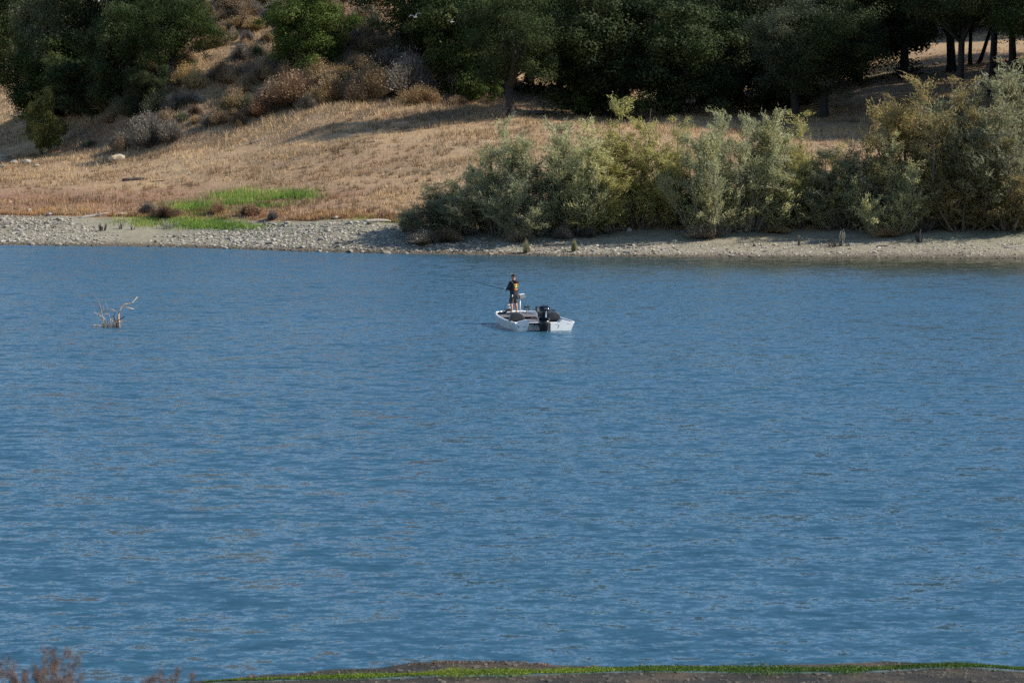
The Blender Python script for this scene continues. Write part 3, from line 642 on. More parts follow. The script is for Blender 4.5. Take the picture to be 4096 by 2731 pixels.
for (px_, b_, t_, wpx, k, mt, lab) in wl:
    p = hit(px_, b_); s = (b_ - t_) * 1.27 * p.y / F; wm = wpx * 1.75 * p.y / F
    o = empty('willow', p, rng.uniform(0, 6.28), (wm / WW[k], wm / WW[k], s / 8.0))
    st, fo = WIL[k]; link('stem', st, o); c = link('foliage', fo, o); set_mat(c, M[mt])
    tag(o, lab, 'willow', 'willows along the far beach')

# dry brush on the hill
BR = [brush(101, 2.2, 1.5, 8000), brush(102, 2.8, 1.3, 9000), brush(103, 1.6, 1.4, 6000, leafy=0.1), brush(104, 2.4, 1.8, 9000, leafy=0.6), brush(105, 3.2, 1.6, 11000)]
bmats = [('brush_tan', 'tan dry bush on the steep hillside', 44), ('brush_grey', 'grey leafless bush on the steep hillside', 30), ('brush_rust', 'rust brown dry bush on the steep hillside', 11), ('brush_straw', 'straw yellow tuft bush on the steep hillside', 18), ('brush_green', 'grey-green sage bush on the steep hillside', 12)]
pool = [b for b in bmats for _ in range(b[2])]
foot = lambda x: np.interp(x, [0, 500, 700, 1100, 1400, 1900], [66, 64, 60, 62, 66, 72])
cnt = 0
while cnt < 295:
    x = random.uniform(360, 1950); fr_ = np.interp(x, [300, 500, 700, 1000, 1150, 1400, 1700, 2000], [600, 600, 560, 500, 450, 400, 390, 400])
    p = hit(x, random.uniform(-60, fr_ + random.choice((0, 0, 15, 40))))
    mt, lab, _ = random.choice(pool); s = random.uniform(0.7, 1.1) * random.choice((1, 1, 1.3, 1.6))
    o = link('dry_bush', random.choice(BR), None, p - Vector((0, 0, 0.08)), (0, 0, random.uniform(0, 6.28)), (s * random.uniform(0.85, 1.3), s, s * random.uniform(0.75, 1.15)))
    set_mat(o, M[mt]); tag(o, lab, 'bush', 'dry bushes on the hillside'); cnt += 1
def bush(px_, py_, wpx, hpx, k, mt, lab, cat='bush', name='dry_bush', group=None):
    p = hit(px_, py_); s = wpx * p.y / F / (2.2, 2.8, 1.6, 2.4, 3.2)[k]; h = hpx * p.y / F / (1.5, 1.3, 1.4, 1.8, 1.6)[k]
    o = link(name, BR[k], None, p - Vector((0, 0, 0.05)), (0, 0, random.uniform(0, 6.28)), (s, s, h)); set_mat(o, M[mt]); tag(o, lab, cat, group); return o
bush(600, 590, 190, 150, 4, 'brush_grey', 'wide grey bare bush at the foot of the hill')
bush(690, 570, 120, 100, 2, 'brush_grey', 'small grey bare bush beside the wide one')
bush(1180, 425, 300, 150, 4, 'brush_rust', 'broad rusty bush under the lone round oak')
bush(1050, 470, 160, 110, 3, 'brush_rust', 'rusty bush at the shaded corner below the lone round oak')
bush(1330, 410, 180, 120, 0, 'brush_tan', 'tan bush at the meadow end of the broad rusty bush')
bush(1590, 250, 110, 100, 3, 'brush_green', 'grey-green sage bush beside the dense dark oak')
bush(1640, 390, 260, 190, 4, 'brush_grey', 'large grey-brown bush in front of the dense dark oak')
bush(1480, 400, 180, 160, 0, 'brush_tan', 'tan bush left of the large grey-brown bush')
bush(30, 330, 150, 60, 1, 'brush_tan', 'tan bush in the distant field behind the tall dark oak')
for (a, b, w_, h_, k, mt, lab) in ((1640, 930, 90, 110, 2, 'brush_grey', 'small bare shrub at the thicket end above the driftwood log'), (1700, 975, 210, 60, 1, 'brush_grey', 'clump of dead stalks hanging over the bank at the thicket end'),
        (1780, 965, 160, 60, 0, 'brush_tan', 'tan dead growth below the dark olive willows'), (2080, 968, 120, 60, 2, 'brush_grey', 'grey dead growth under the pale sage willow'), (2250, 955, 110, 60, 0, 'brush_grey', 'grey dead growth under the broad tall willow'),
        (2350, 950, 90, 60, 2, 'brush_grey', 'brown dead growth beside the yellow-green willow'), (2420, 920, 70, 120, 2, 'brush_grey', 'bare brown stems under the yellow-green willow'), (2830, 950, 200, 70, 1, 'brush_grey', 'dead growth at the foot of the big sage willow'),
        (3100, 930, 170, 30, 1, 'brush_tan', 'tan litter at the edge of the shadowed beach'), (3560, 945, 180, 45, 1, 'brush_tan', 'tan growth at the foot of the forward green willow'), (3690, 930, 120, 150, 2, 'brush_grey', 'grey bare bush beside the forward green willow'),
        (2105, 1013, 36, 60, 2, 'willow_dark', 'green-brown tuft at the waterline below the pale sage willow'), (2297, 1008, 28, 55, 2, 'willow_dark', 'narrow tuft at the waterline by the white stones'), (660, 875, 120, 60, 3, 'brush_rust', 'dark rusty shrub beside the green grass patch'), (590, 862, 70, 60, 2, 'brush_grey', 'dark little shrub beside the pale squared boulder'),
        (1000, 862, 140, 50, 1, 'brush_rust', 'rusty low shrub in front of the green grass'), (870, 855, 90, 50, 3, 'brush_rust', 'rusty low shrub between the green grass patches'), (1090, 880, 60, 45, 2, 'brush_grey', 'tiny bare shrub at the top of the stony beach')):
    bush(a, b, w_, h_, k, mt, lab, name='low_shrub')

# bare snags and driftwood
def snag(name, segs, mat, label, cat, n=5):
    m = MB()
    for pts, rad in segs: m.tube(pts, rad, n)
    o = m.build(name, mat, None, True); return tag(o, label, cat)
def lying(px_, py_, lpx, rpx, tilt, mat, label, name='driftwood_log', cat='log', knots=2, fork=True):
    p = hit(px_, py_); k = p.y / F; L = lpx * k; r_ = rpx * k / 2; pts = []
    for i in range(7):
        t_ = i / 6 - 0.5; x = p.x + L * t_; y = p.y + L * t_ * 0.25; pts.append(Vector((x, y, float(ground_z(x, y)) + r_ * 0.7 + tilt * t_ * L + random.uniform(-0.2, 0.2) * r_)))
    m = MB(); m.tube(pts, [r_ * q for q in (0.75, 1.0, 0.95, 0.9, 0.8, 0.6, 0.3)], 7)
    if fork:
        for _ in range(knots):
            q = random.choice(pts[1:5]); m.tube([q, q + Vector((random.uniform(-0.4, 0.4), random.uniform(-0.3, 0.3), random.uniform(0.15, 0.5))) * (L * 0.3)], [r_ * 0.5, r_ * 0.12], 5)
    return tag(m.build(name, mat, None, True), label, cat)
lying(1510, 890, 110, 17, 0.02, M['pale_wood'], 'pale driftwood log lying at the top of the stony beach', knots=0)
lying(375, 868, 120, 12, 0.12, M['pale_wood'], 'long thin pale branch propped on the stones', name='driftwood_branch', cat='branch', knots=1)
lying(545, 722, 105, 13, 0.0, M['dark_wood'], 'dark fallen log on the dry meadow', knots=1)
lying(640, 728, 60, 6, 0.0, M['dark_wood'], 'thin dark branch at the end of the dark fallen log', name='fallen_branch', cat='branch', knots=0)
lying(730, 890, 90, 8, 0.05, M['grey_wood'], 'grey branch lying in the green grass', name='fallen_branch', cat='branch')
lying(1350, 835, 70, 8, 0.0, M['grey_wood'], 'bleached branch on the meadow above the stony beach', name='fallen_branch', cat='branch')
lying(1035, 568, 70, 8, 0.0, M['grey_wood'], 'grey branch at the upper edge of the dry meadow', name='fallen_branch', cat='branch')
lying(4070, 990, 110, 7, 0.0, M['pale_wood'], 'long pale plank on the gravel near the ochre willows', name='plank', cat='plank', fork=False)
lying(3530, 988, 50, 8, 0.0, M['dark_wood'], 'short dark stick on the gravel below the forward green willow', name='fallen_branch', cat='branch')
lying(2985, 925, 80, 9, 0.1, M['tan_wood'], 'tan branch sticking out of the big sage willow', name='fallen_branch', cat='branch')
lying(3070, 915, 70, 12, 0.15, M['pale_wood'], 'pale log at the sunlit end of the shadowed beach', name='driftwood_log')
lying(2470, 918, 50, 8, 0.0, M['pale_wood'], 'short pale log in the gap between the willows', name='driftwood_log', knots=0)
for i, (a, b) in enumerate(((3140, 900), (3170, 905), (3200, 898), (3120, 912))):
    lying(a, b, 110, 6, (0.3, 0.5, -0.35, 0.15)[i], M['tan_wood'], 'tan stick in the pile of fallen branches below the loose yellow willow', name='fallen_branch', cat='branch', knots=1)['group'] = 'pile of fallen branches'
def standing(px_, py_, hpx, spread, n, mat, label, name='dead_stump', rpx=5, cat='stump'):
    p = hit(px_, py_); k = p.y / F; segs = []
    for i in range(n):
        a = random.uniform(0, 6.28); s_ = random.uniform(0.1, 1) * spread * 1.8 * k; h = hpx * k * random.uniform(0.5, 1.0)
        q = p + Vector((math.cos(a) * s_ * 0.4, math.sin(a) * s_ * 0.4, -0.1)); e = p + Vector((math.cos(a) * s_, math.sin(a) * s_, h))
        segs.append((curve_pts(q, e, 0.2, 4), [rpx * k * x * random.uniform(0.5, 1.1) for x in (0.42, 0.36, 0.3, 0.2, 0.05)]))
    return snag(name, segs, mat, label, cat)
standing(410, 925, 36, 12, 7, M['dark_wood'], 'dark broken stump in the green patch on the stony beach', rpx=9)
standing(672, 915, 45, 26, 14, M['grey_wood'], 'grey tangled root stump lying in the green grass', rpx=7)
standing(486, 916, 34, 8, 5, M['dark_wood'], 'small brown stump between the dark stump and the tangled root', rpx=6)
standing(530, 920, 26, 10, 5, M['dark_wood'], 'tiny brown stump in the short green grass', rpx=5)
standing(3366, 985, 70, 14, 12, M['grey_wood'], 'tall dead snag with a curling top on the gravel', name='dead_snag', rpx=7, cat='snag')
standing(3340, 985, 36, 30, 7, M['dark_wood'], 'low dark root arch beside the tall dead snag', name='dead_root', rpx=7, cat='root')
standing(3676, 970, 60, 10, 10, M['dark_wood'], 'brown dead stump in front of the grey bare bush', rpx=8)
standing(3196, 980, 45, 4, 4, M['dark_wood'], 'short upright stick on the gravel below the fallen branches', name='dead_stick', rpx=5, cat='stick')
standing(3690, 900, 120, 45, 12, M['pale_wood'], 'pale bare twigs against the dark ochre willow', name='dead_twigs', rpx=3, cat='twigs')
standing(2130, 470, 90, 60, 8, M['dark_wood'], 'dark bare shrub in the sun beside the bare oak trunk', name='bare_shrub', rpx=4, cat='shrub')
standing(1985, 480, 90, 60, 8, M['dark_wood'], 'dark bare branches fanning low left of the bare oak trunk', name='bare_shrub', rpx=4, cat='shrub')
standing(2545, 910, 210, 60, 6, M['dark_wood'], 'cluster of dark upright stems in the gap between the yellow willows', name='dark_stems', rpx=12, cat='stems')

# boulders and rocks on the meadow
def rock(px_, py_, wpx, hpx, label, name='boulder', mat='boulder', sub=2, group=None, cat='boulder'):
    p = hit(px_, py_); k = p.y / F; bm = bmesh.new(); bmesh.ops.create_icosphere(bm, subdivisions=sub, radius=1.0)
    ph = random.uniform(0, 9)
    for v in bm.verts:
        n_ = 0.82 + 0.3 * math.sin(v.co.x * 2.3 + ph) * math.cos(v.co.y * 2.9 + ph * 2) + 0.12 * math.sin(v.co.z * 5 + ph)
        v.co = Vector((v.co.x * wpx * k / 2, v.co.y * wpx * k / 2.4, v.co.z * hpx * k * 0.62)) * n_
    me = bpy.data.meshes.new(name); bm.to_mesh(me); bm.free(); me.materials.append(M[mat])
    return tag(link(name, me, None, p + Vector((0, 0, hpx * k * 0.25))), label, cat, group)
rock(463, 648, 82, 40, 'big tan boulder at the meadow edge below the red slope')
rock(490, 862, 40, 20, 'pale squared boulder at the top of the stony beach')
rock(1345, 876, 28, 20, 'round cream boulder at the top of the stony beach')
rock(200, 862, 28, 16, 'pale boulder under the rusty grass bank', mat='stone')
rock(118, 850, 24, 22, 'cream boulder standing in the rusty grass bank')
rock(1150, 900, 40, 18, 'flat grey boulder among the beach stones below the meadow', mat='stone')
rock(3732, 262, 30, 14, 'pale rock in the sunlit gap between the grove trunks', mat='stone')
rock(3670, 298, 40, 24, 'dark rock at the foot of the thick oak trunk', mat='grey_wood')
rock(2150, 462, 90, 30, 'low dark rock in the shade beside the bare oak trunk', mat='dark_wood')
rock(3195, 950, 22, 12, 'rust brown rock on the gravel below the fallen branches')
rock(3017, 988, 14, 12, 'small dark round rock on the open gravel', mat='dark_wood')
rock(2520, 925, 26, 18, 'pale grey rock in the gap between the willows', mat='stone')
rock(3400, 985, 26, 16, 'pale rounded rock beside the tall dead snag', mat='stone')
for (a, b, s_) in ((20, 640, 55), (60, 655, 40), (110, 655, 46), (10, 672, 36), (150, 668, 28)):
    rock(a, b, s_, s_ * 0.5, 'pale rock in the gully beside the small yellow-green tree', 'rock', 'stone', group='pale rocks in the gully', cat='rock')
mr = [(300, 760), (910, 705), (760, 700), (640, 735), (1000, 560), (1250, 585), (1330, 575), (1500, 570), (860, 690), (940, 720), (470, 755), (700, 810), (290, 795), (90, 745), (1100, 660), (1180, 640), (1560, 590), (1850, 545), (640, 668)]
for (a, b) in mr:
    rock(a, b, random.uniform(12, 20), random.uniform(5, 9), 'small pale stone lying on the dry meadow', 'meadow_stone', 'stone', 1, 'stones on the dry meadow', 'stone')

# dead branches standing out of the lake
def dead_branches():
    Y0 = on_water(480, 1308).y
    Z = lambda x, y, dy=0.0: at(330 + x / 8.711, 1160 + y / 8.711, Y0 + dy)
    root = empty('drowned_branches', on_water(480, 1308)); inv = Vector(root.location)
    tag(root, 'pale dead branches of a drowned bush standing out of the lake', 'branches')
    S = [  # name, points, radii, material
        ('branch', [(735, 1330), (740, 1150), (690, 930), (640, 700), (610, 560), (565, 400), (490, 285), (370, 220)], (0.05, 0.045, 0.038, 0.033, 0.03, 0.024, 0.016, 0.008), 'grey_wood', 0.0),
        ('branch', [(780, 1330), (770, 1150), (730, 960), (640, 880), (540, 830), (450, 795), (390, 745)], (0.04, 0.036, 0.03, 0.022, 0.02, 0.018, 0.008), 'pale_wood', 0.2),
        ('branch', [(690, 930), (560, 890), (480, 840), (400, 770)], (0.018, 0.014, 0.01, 0.006), 'pale_wood', -0.1),
        ('branch', [(690, 800), (740, 745), (840, 705), (950, 688), (1060, 690), (1130, 730)], (0.026, 0.024, 0.022, 0.022, 0.032, 0.016), 'tan_wood', -0.15),
        ('branch', [(740, 745), (735, 640), (730, 530)], (0.013, 0.009, 0.005), 'pale_wood', 0.1),
        ('branch', [(870, 690), (850, 560), (810, 420), (755, 290)], (0.011, 0.009, 0.007, 0.004), 'pale_wood', 0.3),
        ('branch', [(760, 870), (820, 830), (920, 830)], (0.012, 0.012, 0.008), 'pale_wood', 0.2),
        ('branch', [(720, 960), (660, 860), (610, 760), (565, 700)], (0.016, 0.012, 0.01, 0.005), 'grey_wood', 0.1),
        ('branch', [(1260, 1330), (1275, 1150), (1250, 960), (1260, 830), (1310, 670), (1380, 570), (1500, 490), (1680, 465)], (0.07, 0.068, 0.06, 0.048, 0.042, 0.038, 0.034, 0.03), 'tan_wood', 0.0),
        ('branch', [(1680, 475), (1740, 430), (1820, 340), (1880, 270), (1925, 235)], (0.034, 0.046, 0.042, 0.028, 0.01), 'pale_wood', 0.0),
        ('branch', [(1420, 565), (1540, 605), (1640, 630), (1720, 655), (1805, 672)], (0.014, 0.014, 0.022, 0.034, 0.01), 'tan_wood', 0.15),
        ('branch', [(1215, 1330), (1190, 1180), (1140, 1040), (1080, 930), (1110, 860), (1180, 750)], (0.055, 0.046, 0.036, 0.026, 0.018, 0.006), 'dark_wood', -0.2),
        ('branch', [(1050, 1280), (1150, 1230), (1250, 1130), (1200, 1080), (1330, 1010), (1440, 950), (1495, 895)], (0.02, 0.024, 0.024, 0.022, 0.026, 0.024, 0.012), 'dark_wood', -0.3),
        ('branch', [(830, 1300), (880, 1220), (960, 1150)], (0.03, 0.02, 0.008), 'dark_wood', -0.1),
        ('branch', [(790, 1300), (830, 1200), (880, 1140)], (0.03, 0.02, 0.008), 'dark_wood', 0.2),
        ('branch', [(980, 1280), (1010, 1150), (960, 1050), (990, 970)], (0.02, 0.02, 0.016, 0.01), 'tan_wood', 0.25),
        ('branch', [(1060, 1280), (1090, 1150), (1040, 1060), (990, 1000)], (0.02, 0.02, 0.016, 0.008), 'tan_wood', 0.4),
        ('branch', [(310, 1265), (400, 1230), (480, 1215), (600, 1240), (700, 1275)], (0.02, 0.03, 0.03, 0.016, 0.01), 'tan_wood', 0.5),
        ('branch', [(1400, 1310), (1430, 1270), (1490, 1300), (1555, 1325)], (0.03, 0.04, 0.025, 0.008), 'dark_wood', 0.1),
        ('branch', [(930, 1010), (935, 900), (925, 800)], (0.01, 0.008, 0.004), 'pale_wood', 0.2),
        ('branch', [(1340, 1200), (1310, 1080), (1290, 980)], (0.014, 0.012, 0.01), 'pale_wood', 0.3)]
    rr_ = random.Random(5)
    for k in range(40):
        bx = rr_.choice((750, 780, 900, 1000, 1060, 1200, 1260)) + rr_.uniform(-40, 40); ex_ = bx + rr_.uniform(-260, 260); ey = 1290 - rr_.uniform(120, 420)
        S.append(('twig', [(bx, 1295), ((bx + ex_) / 2 + rr_.uniform(-40, 40), (1290 + ey) / 2), (ex_, ey)], (0.016, 0.012, 0.006), rr_.choice(('grey_wood', 'pale_wood', 'grey_wood', 'dark_wood')), rr_.uniform(-0.5, 0.5)))
    for nm, pts, rad, mt, dy in S:
        m = MB(); q = []
        for i, (a, b) in enumerate(pts):
            e = Z(a, b, dy + 0.25 * (i / len(pts)) * (1 if dy >= 0 else -1)); q.append(e - inv)
        if pts[0][1] >= 1280: q[0] = q[0] - Vector((0, 0, 0.25))
        m.tube(q, [x * 0.78 for x in rad], 6); m.build(nm, M[mt], root, True)
dead_branches()

# near-shore algae and its pale rim
def near_y(x, r): return on_water(2048, r).y
def strip(name, rows, half, z, mat, label, cat, nblade=0, hb=0.03, x0=-4.3, x1=9):
    xs = np.linspace(x0, x1, 260); r_ = np.interp(xs, *rows)
    yc = np.array([on_water(2048, a).y for a in r_]); hw = half * (0.55 + 0.9 * vnoise(xs * 0.8, xs * 0 + 1.7, 15 + nblade % 7)) * np.clip((xs - x0) / 2, 0.1, 1)
    if nblade:
        i = rng.integers(0, 260, nblade); x = xs[i] + rng.uniform(-0.05, 0.05, nblade); y = yc[i] + rng.normal(0, 0.5, nblade) * hw[i] * (0.3 + 1.2 * vnoise(xs[i] * 2.5, xs[i] * 0, 77))
        zz = np.maximum(near_z(x, y), 0.0) + z - 0.01
        return grass(name, np.stack([x, y, zz], 1), rng.uniform(0.4, 1, nblade) * hb, rng.uniform(0.012, 0.03, nblade), 0.9, mat, label, cat, 5)
    ks = np.linspace(-1, 1, 6); X = xs[:, None] + 0 * ks; Y = yc[:, None] + hw[:, None] * ks; Zz = np.maximum(near_z(X, Y), 0) + z - 0.012 * ks ** 2
    return tag(link(name, grid_mesh(name, X, Y, Zz, mat)), label, cat, kind='stuff')
def near_z(x, y):
    i = np.clip(np.interp(x, nx, np.arange(len(nx))), 0, len(nx) - 1.001); j = np.clip(np.interp(y, ny, np.arange(len(ny))), 0, len(ny) - 1.001)
    i0 = i.astype(int); j0 = j.astype(int); fi = i - i0; fj = j - j0
    return (NZ[i0, j0] * (1 - fi) + NZ[i0 + 1, j0] * fi) * (1 - fj) + (NZ[i0, j0 + 1] * (1 - fi) + NZ[i0 + 1, j0 + 1] * fi) * fj
AR = ([-4.3, -4.0, -2.0, 0, 1.86, 3.46, 4.9, 6.0, 6.7, 7.45, 9], [2732, 2727, 2712, 2700, 2681, 2684, 2687, 2668, 2664, 2681, 2690])
strip('scum_sheen', (AR[0], [r + 2 for r in AR[1]]), 0.23, 0.006, plain('scum_sheen', (0.075, 0.12, 0.11), 0.4, var=0.5, scale=5), 'pale teal scum and painted shallow-water sheen along the edge of the green algae', 'scum')  # teal colour also puts in the sheen of the shallow water
strip('algae', AR, 0.26, 0.03, M['algae'], 'bright green algae mat along the near shore', 'algae', 38000, 0.025)
strip('algae_clump', ([-1.5, -0.8, 0.0, 0.6], [2668, 2655, 2655, 2668]), 0.06, 0.03, M['weed'], 'brown weed on the rim of the near mud bar', 'weed', 260, 0.06, -1.5, 0.6)

# pebbles, twigs and weed scraps on the near mud
n = 1500; x = rng.uniform(-4, 8.5, n); y = np.interp(x, nx, edge) - rng.uniform(-0.05, 1.9, n)
a = rng.uniform(0, 6.28, n); sz = (0.008 + 0.03 * rng.uniform(0, 1, n) ** 3)
bv = base[None] * sz[:, None, None] * rng.uniform(0.6, 1.4, (n, 7, 1)); ca, sa = np.cos(a), np.sin(a)
v = np.stack([bv[..., 0] * ca[:, None] * 1.6 - bv[..., 1] * sa[:, None], bv[..., 0] * sa[:, None] * 1.6 + bv[..., 1] * ca[:, None], bv[..., 2]], -1) + np.stack([x, y, near_z(x, y) - 0.002], 1)[:, None, :]
tag(link('mud_debris', mesh_np('mud_debris', v.reshape(-1, 3), (of[None] + (np.arange(n) * 7)[:, None, None]).reshape(-1, 3), M['near_pebble'], np.repeat(rng.uniform(0, 1, n), 7))), 'small pebbles and scraps littering the near mud', 'debris', kind='stuff')
n = 2600; x = rng.uniform(-3.8, 8.5, n); y = np.interp(x, nx, edge) - np.abs(rng.normal(0, 0.5, n)); k = rng.uniform(0, 1, n) < np.clip((fbm(x * 1.3, y * 2.5, 19) - 0.45) * 6, 0, 1)
x, y = x[k], y[k]; n = len(x)
grass('shore_weed', np.stack([x, y, near_z(x, y)], 1), rng.uniform(0.01, 0.05, n), rng.uniform(0.008, 0.02, n), 1.0, M['shore_weed'], 'olive and brown weed scraps on the near mud', 'weed', 7)
# dried weeds on the near bank
def weed(px_, py_, y, label, seed):
    g = np.random.default_rng(seed); head = at(px_, py_, y); gz = float(near_z(head.x, y)); h = head.z - gz
    root = empty('dry_weed', (head.x, y, gz)); tag(root, label, 'weed', 'dried weeds on the near bank')
    m = MB(); tips = []
    lean = Vector((g.uniform(-0.1, 0.1), 0, 0)); top = Vector((0, 0, h))
    m.tube([(0, 0, -0.05), lean + Vector((0, 0, h * 0.5)), top], [0.006, 0.005, 0.003], 5)
    for k in range(5):
        b = Vector((0, 0, h * g.uniform(0.7, 0.97))); e = b + Vector((g.normal(0, 0.035), g.normal(0, 0.035), g.uniform(0.01, 0.06))); m.tube([b, e], [0.003, 0.002], 4); tips.append(e)
    tips.append(top); m.build('stem', M['twig'], root)
    T = np.array([tuple(t_) for t_ in tips]); n = 520; k = g.integers(0, len(T), n)
    c = T[k] + g.normal(size=(n, 3)) * np.array([0.012, 0.012, 0.017]); t_ = g.uniform(0.1, 1, n)
    v, f, tt = leaves(c, unit(g.normal(size=(n, 3))), g.uniform(0.008, 0.02, n), g.uniform(0.003, 0.006, n), t_)
    tag(link('seed_head', mesh_np('seed_head', v, f, M['weed'], tt), root), kind='stuff')
wp = [(8, 2690), (55, 2660), (100, 2690), (60, 2720), (140, 2670), (150, 2700), (180, 2640), (190, 2680), (225, 2640), (215, 2672), (255, 2675), (295, 2662), (275, 2612), (175, 2600), (215, 2604), (315, 2630), (30, 2640), (225, 2715), (250, 2727), (95, 2715)]
for i, (a, b) in enumerate(wp): weed(a, b, 14.5 + (i * 37 % 10) * 0.14, 'brown dried weed with fluffy seed heads in the thick clump by the water', 300 + i)
for i, (a, b) in enumerate([(575, 2725), (615, 2715), (650, 2728), (690, 2725), (710, 2685), (640, 2696), (770, 2706)]): weed(a, b, 13.2 + (i % 3) * 0.3, 'faint brown dried weed in the thin clump beside the algae', 400 + i)

# ------------------------------------------------------------------ the boat
M['white_paint'] = plain('white_paint', (0.78, 0.79, 0.76), 0.32, var=0.05, scale=3)
M['rail_white'] = plain('rail_white', (0.82, 0.83, 0.82), 0.35, var=0.03)
M['carpet'] = plain('carpet', (0.125, 0.115, 0.118), 0.95, var=0.25, scale=14, bump=0.3)
M['black_vinyl'] = plain('black_vinyl', (0.018, 0.02, 0.024), 0.5, var=0.2)
M['black_plastic'] = plain('black_plastic', (0.02, 0.021, 0.023), 0.45, var=0.2)
M['cowl'] = plain('cowl', (0.004, 0.006, 0.014), 0.12, var=0.2)
M['leg_black'] = plain('leg_black', (0.006, 0.006, 0.007), 0.3, var=0.2)
M['decal'] = plain('decal', (0.75, 0.77, 0.8), 0.4, var=0.03)
M['decal_grey'] = plain('decal_grey', (0.28, 0.29, 0.30), 0.35, var=0.1)
M['seat_grey'] = plain('seat_grey', (0.13, 0.145, 0.14), 0.6, var=0.12)
M['steel'] = plain('steel', (0.62, 0.63, 0.64), 0.3, metal=0.6, var=0.05)
M['mark_brown'] = plain('mark_brown', (0.22, 0.12, 0.09), 0.5, var=0.2)
M['screen'] = plain('screen', (0.03, 0.04, 0.045), 0.15, var=0.2)
HEAD = R(13.5)
stern = on_water(2169, 1320.5)
boat = empty('fishing_boat', (stern.x, stern.y, 0), HEAD)
tag(boat, 'white flat-bowed fishing boat with grey deck and black outboard motor on the lake', 'boat')
def b_local(p): return Matrix.Rotation(-HEAD, 4, 'Z') @ (Vector(p) - Vector((stern.x, stern.y, 0)))
def bl(px_, py_, yb):
    "boat-local point at local depth yb (metres ahead of the transom) seen at a pixel of the close-up crop (4.704 px per px from 1850,1050)"
    X, Y = 1850 + px_ / 4.704, 1050 + py_ / 4.704
    y = stern.y + yb
    for _ in range(8):
        p = at(X, Y, y); l = b_local(p); y += yb - l.y
    return l
LB = 4.95
def st(y):   # half beam, gunwale height, chine half beam, chine height, keel height
    t = y / LB
    w_ = 1.28 - 0.42 * max(0, (t - 0.35) / 0.65) ** 1.7; r_ = max(0.0, (t - 0.9) / 0.1); w_ -= 0.34 * r_ ** 2.2
    zg = 0.33 + 0.14 * t ** 1.3
    return w_, zg, (w_ - 0.19) * (1 - 0.25 * max(0, (t - 0.7) / 0.3) ** 2), -0.1 + 0.42 * max(0, (t - 0.6) / 0.4) ** 2.0, -0.2 + 0.5 * max(0, (t - 0.6) / 0.4) ** 2.2
ys = [0, 0.5, 1, 1.6, 2.2, 2.8, 3.3, 3.8, 4.2, 4.5, 4.7, 4.8, 4.87, 4.92, 4.95]
rings = []
for y in ys:
    a, zg, c, zc, zk_ = st(y); rk = 0.0
    rings.append([(-a, y, zg), (-a + 0.02, y, zg - 0.06), (-c, y, zc), (0, y, zk_), (c, y, zc), (a - 0.02, y, zg - 0.06), (a, y, zg), (a - 0.09, y, zg), (a - 0.11, y, zg - 0.1), (0, y, zg - 0.1 - 0.001), (-a + 0.11, y, zg - 0.1), (-a + 0.09, y, zg)])
hullm = MB().loft(rings)
hull = hullm.build('hull', M['white_paint'], boat)
# transom pods on either side of the motor well
ta = 0.42
pod = MB(); pod.prism([(-1.255, 0.325), (-0.68, 0.455), (-0.63, 0.375), (-0.81, -0.12), (-1.07, -0.12)], 'y', -ta, 0.02)
pl = pod.build('transom_pod', M['white_paint'], boat, bevel=0.012); pl['label'] = 'lit white transom pod with two dark drain holes'
pod = MB(); pod.prism([(0.24, -0.12), (1.07, -0.12), (1.255, 0.325), (0.73, 0.445), (0.60, 0.335), (0.24, 0.335)], 'y', -ta, 0.02)
pod.build('transom_pod', M['white_paint'], boat, bevel=0.012)
for (a, b) in ((-1.14, 0.22), (-1.10, 0.16)):
    MB().tube([(a, -ta - 0.006, b), (a, -ta + 0.03, b)], 0.026, 10).build('drain_hole', M['black_plastic'], pl)
MB().prism([(-0.93, 0.185), (-0.86, 0.20), (-0.78, 0.185), (-0.86, 0.165)], 'y', -ta - 0.004, -ta + 0.004).build('emblem', M['mark_brown'], pl)
MB().tube([(0.56, -ta - 0.004, 0.10), (0.61, -ta - 0.004, 0.2)], 0.008, 6).tube([(0.60, -ta - 0.004, 0.2), (0.64, -ta - 0.004, 0.23)], 0.006, 6).tube([(0.60, -ta - 0.004, 0.2), (0.60, -ta - 0.004, 0.245)], 0.006, 6).build('transducer_arm', M['decal_grey'], boat)
MB().box((0.52, -ta - 0.002, 0.265), (0.06, 0.004, 0.006)).build('registration_plate', M['decal_grey'], boat)
MB().box((1.0, -ta - 0.002, 0.275), (0.05, 0.004, 0.006)).build('registration_plate', M['decal_grey'], boat)
# rails
for sgn in (-1, 1):
    m = MB(); pts = [(sgn * (st(y)[0] - 0.02), y, st(y)[1] + 0.012) for y in ys]; pts = [(sgn * 1.235, -ta + 0.02, 0.335)] + pts
    m.tube(pts, 0.036, 7); m.build('gunwale_rail', M['rail_white'], boat, True)
m = MB(); m.tube([(x, 4.95 - 0.05 * (x / 0.52) ** 2, st(4.95)[1] + 0.012) for x in np.linspace(-0.52, 0.52, 9)], 0.04, 7); m.build('bow_rail', M['rail_white'], boat, True)
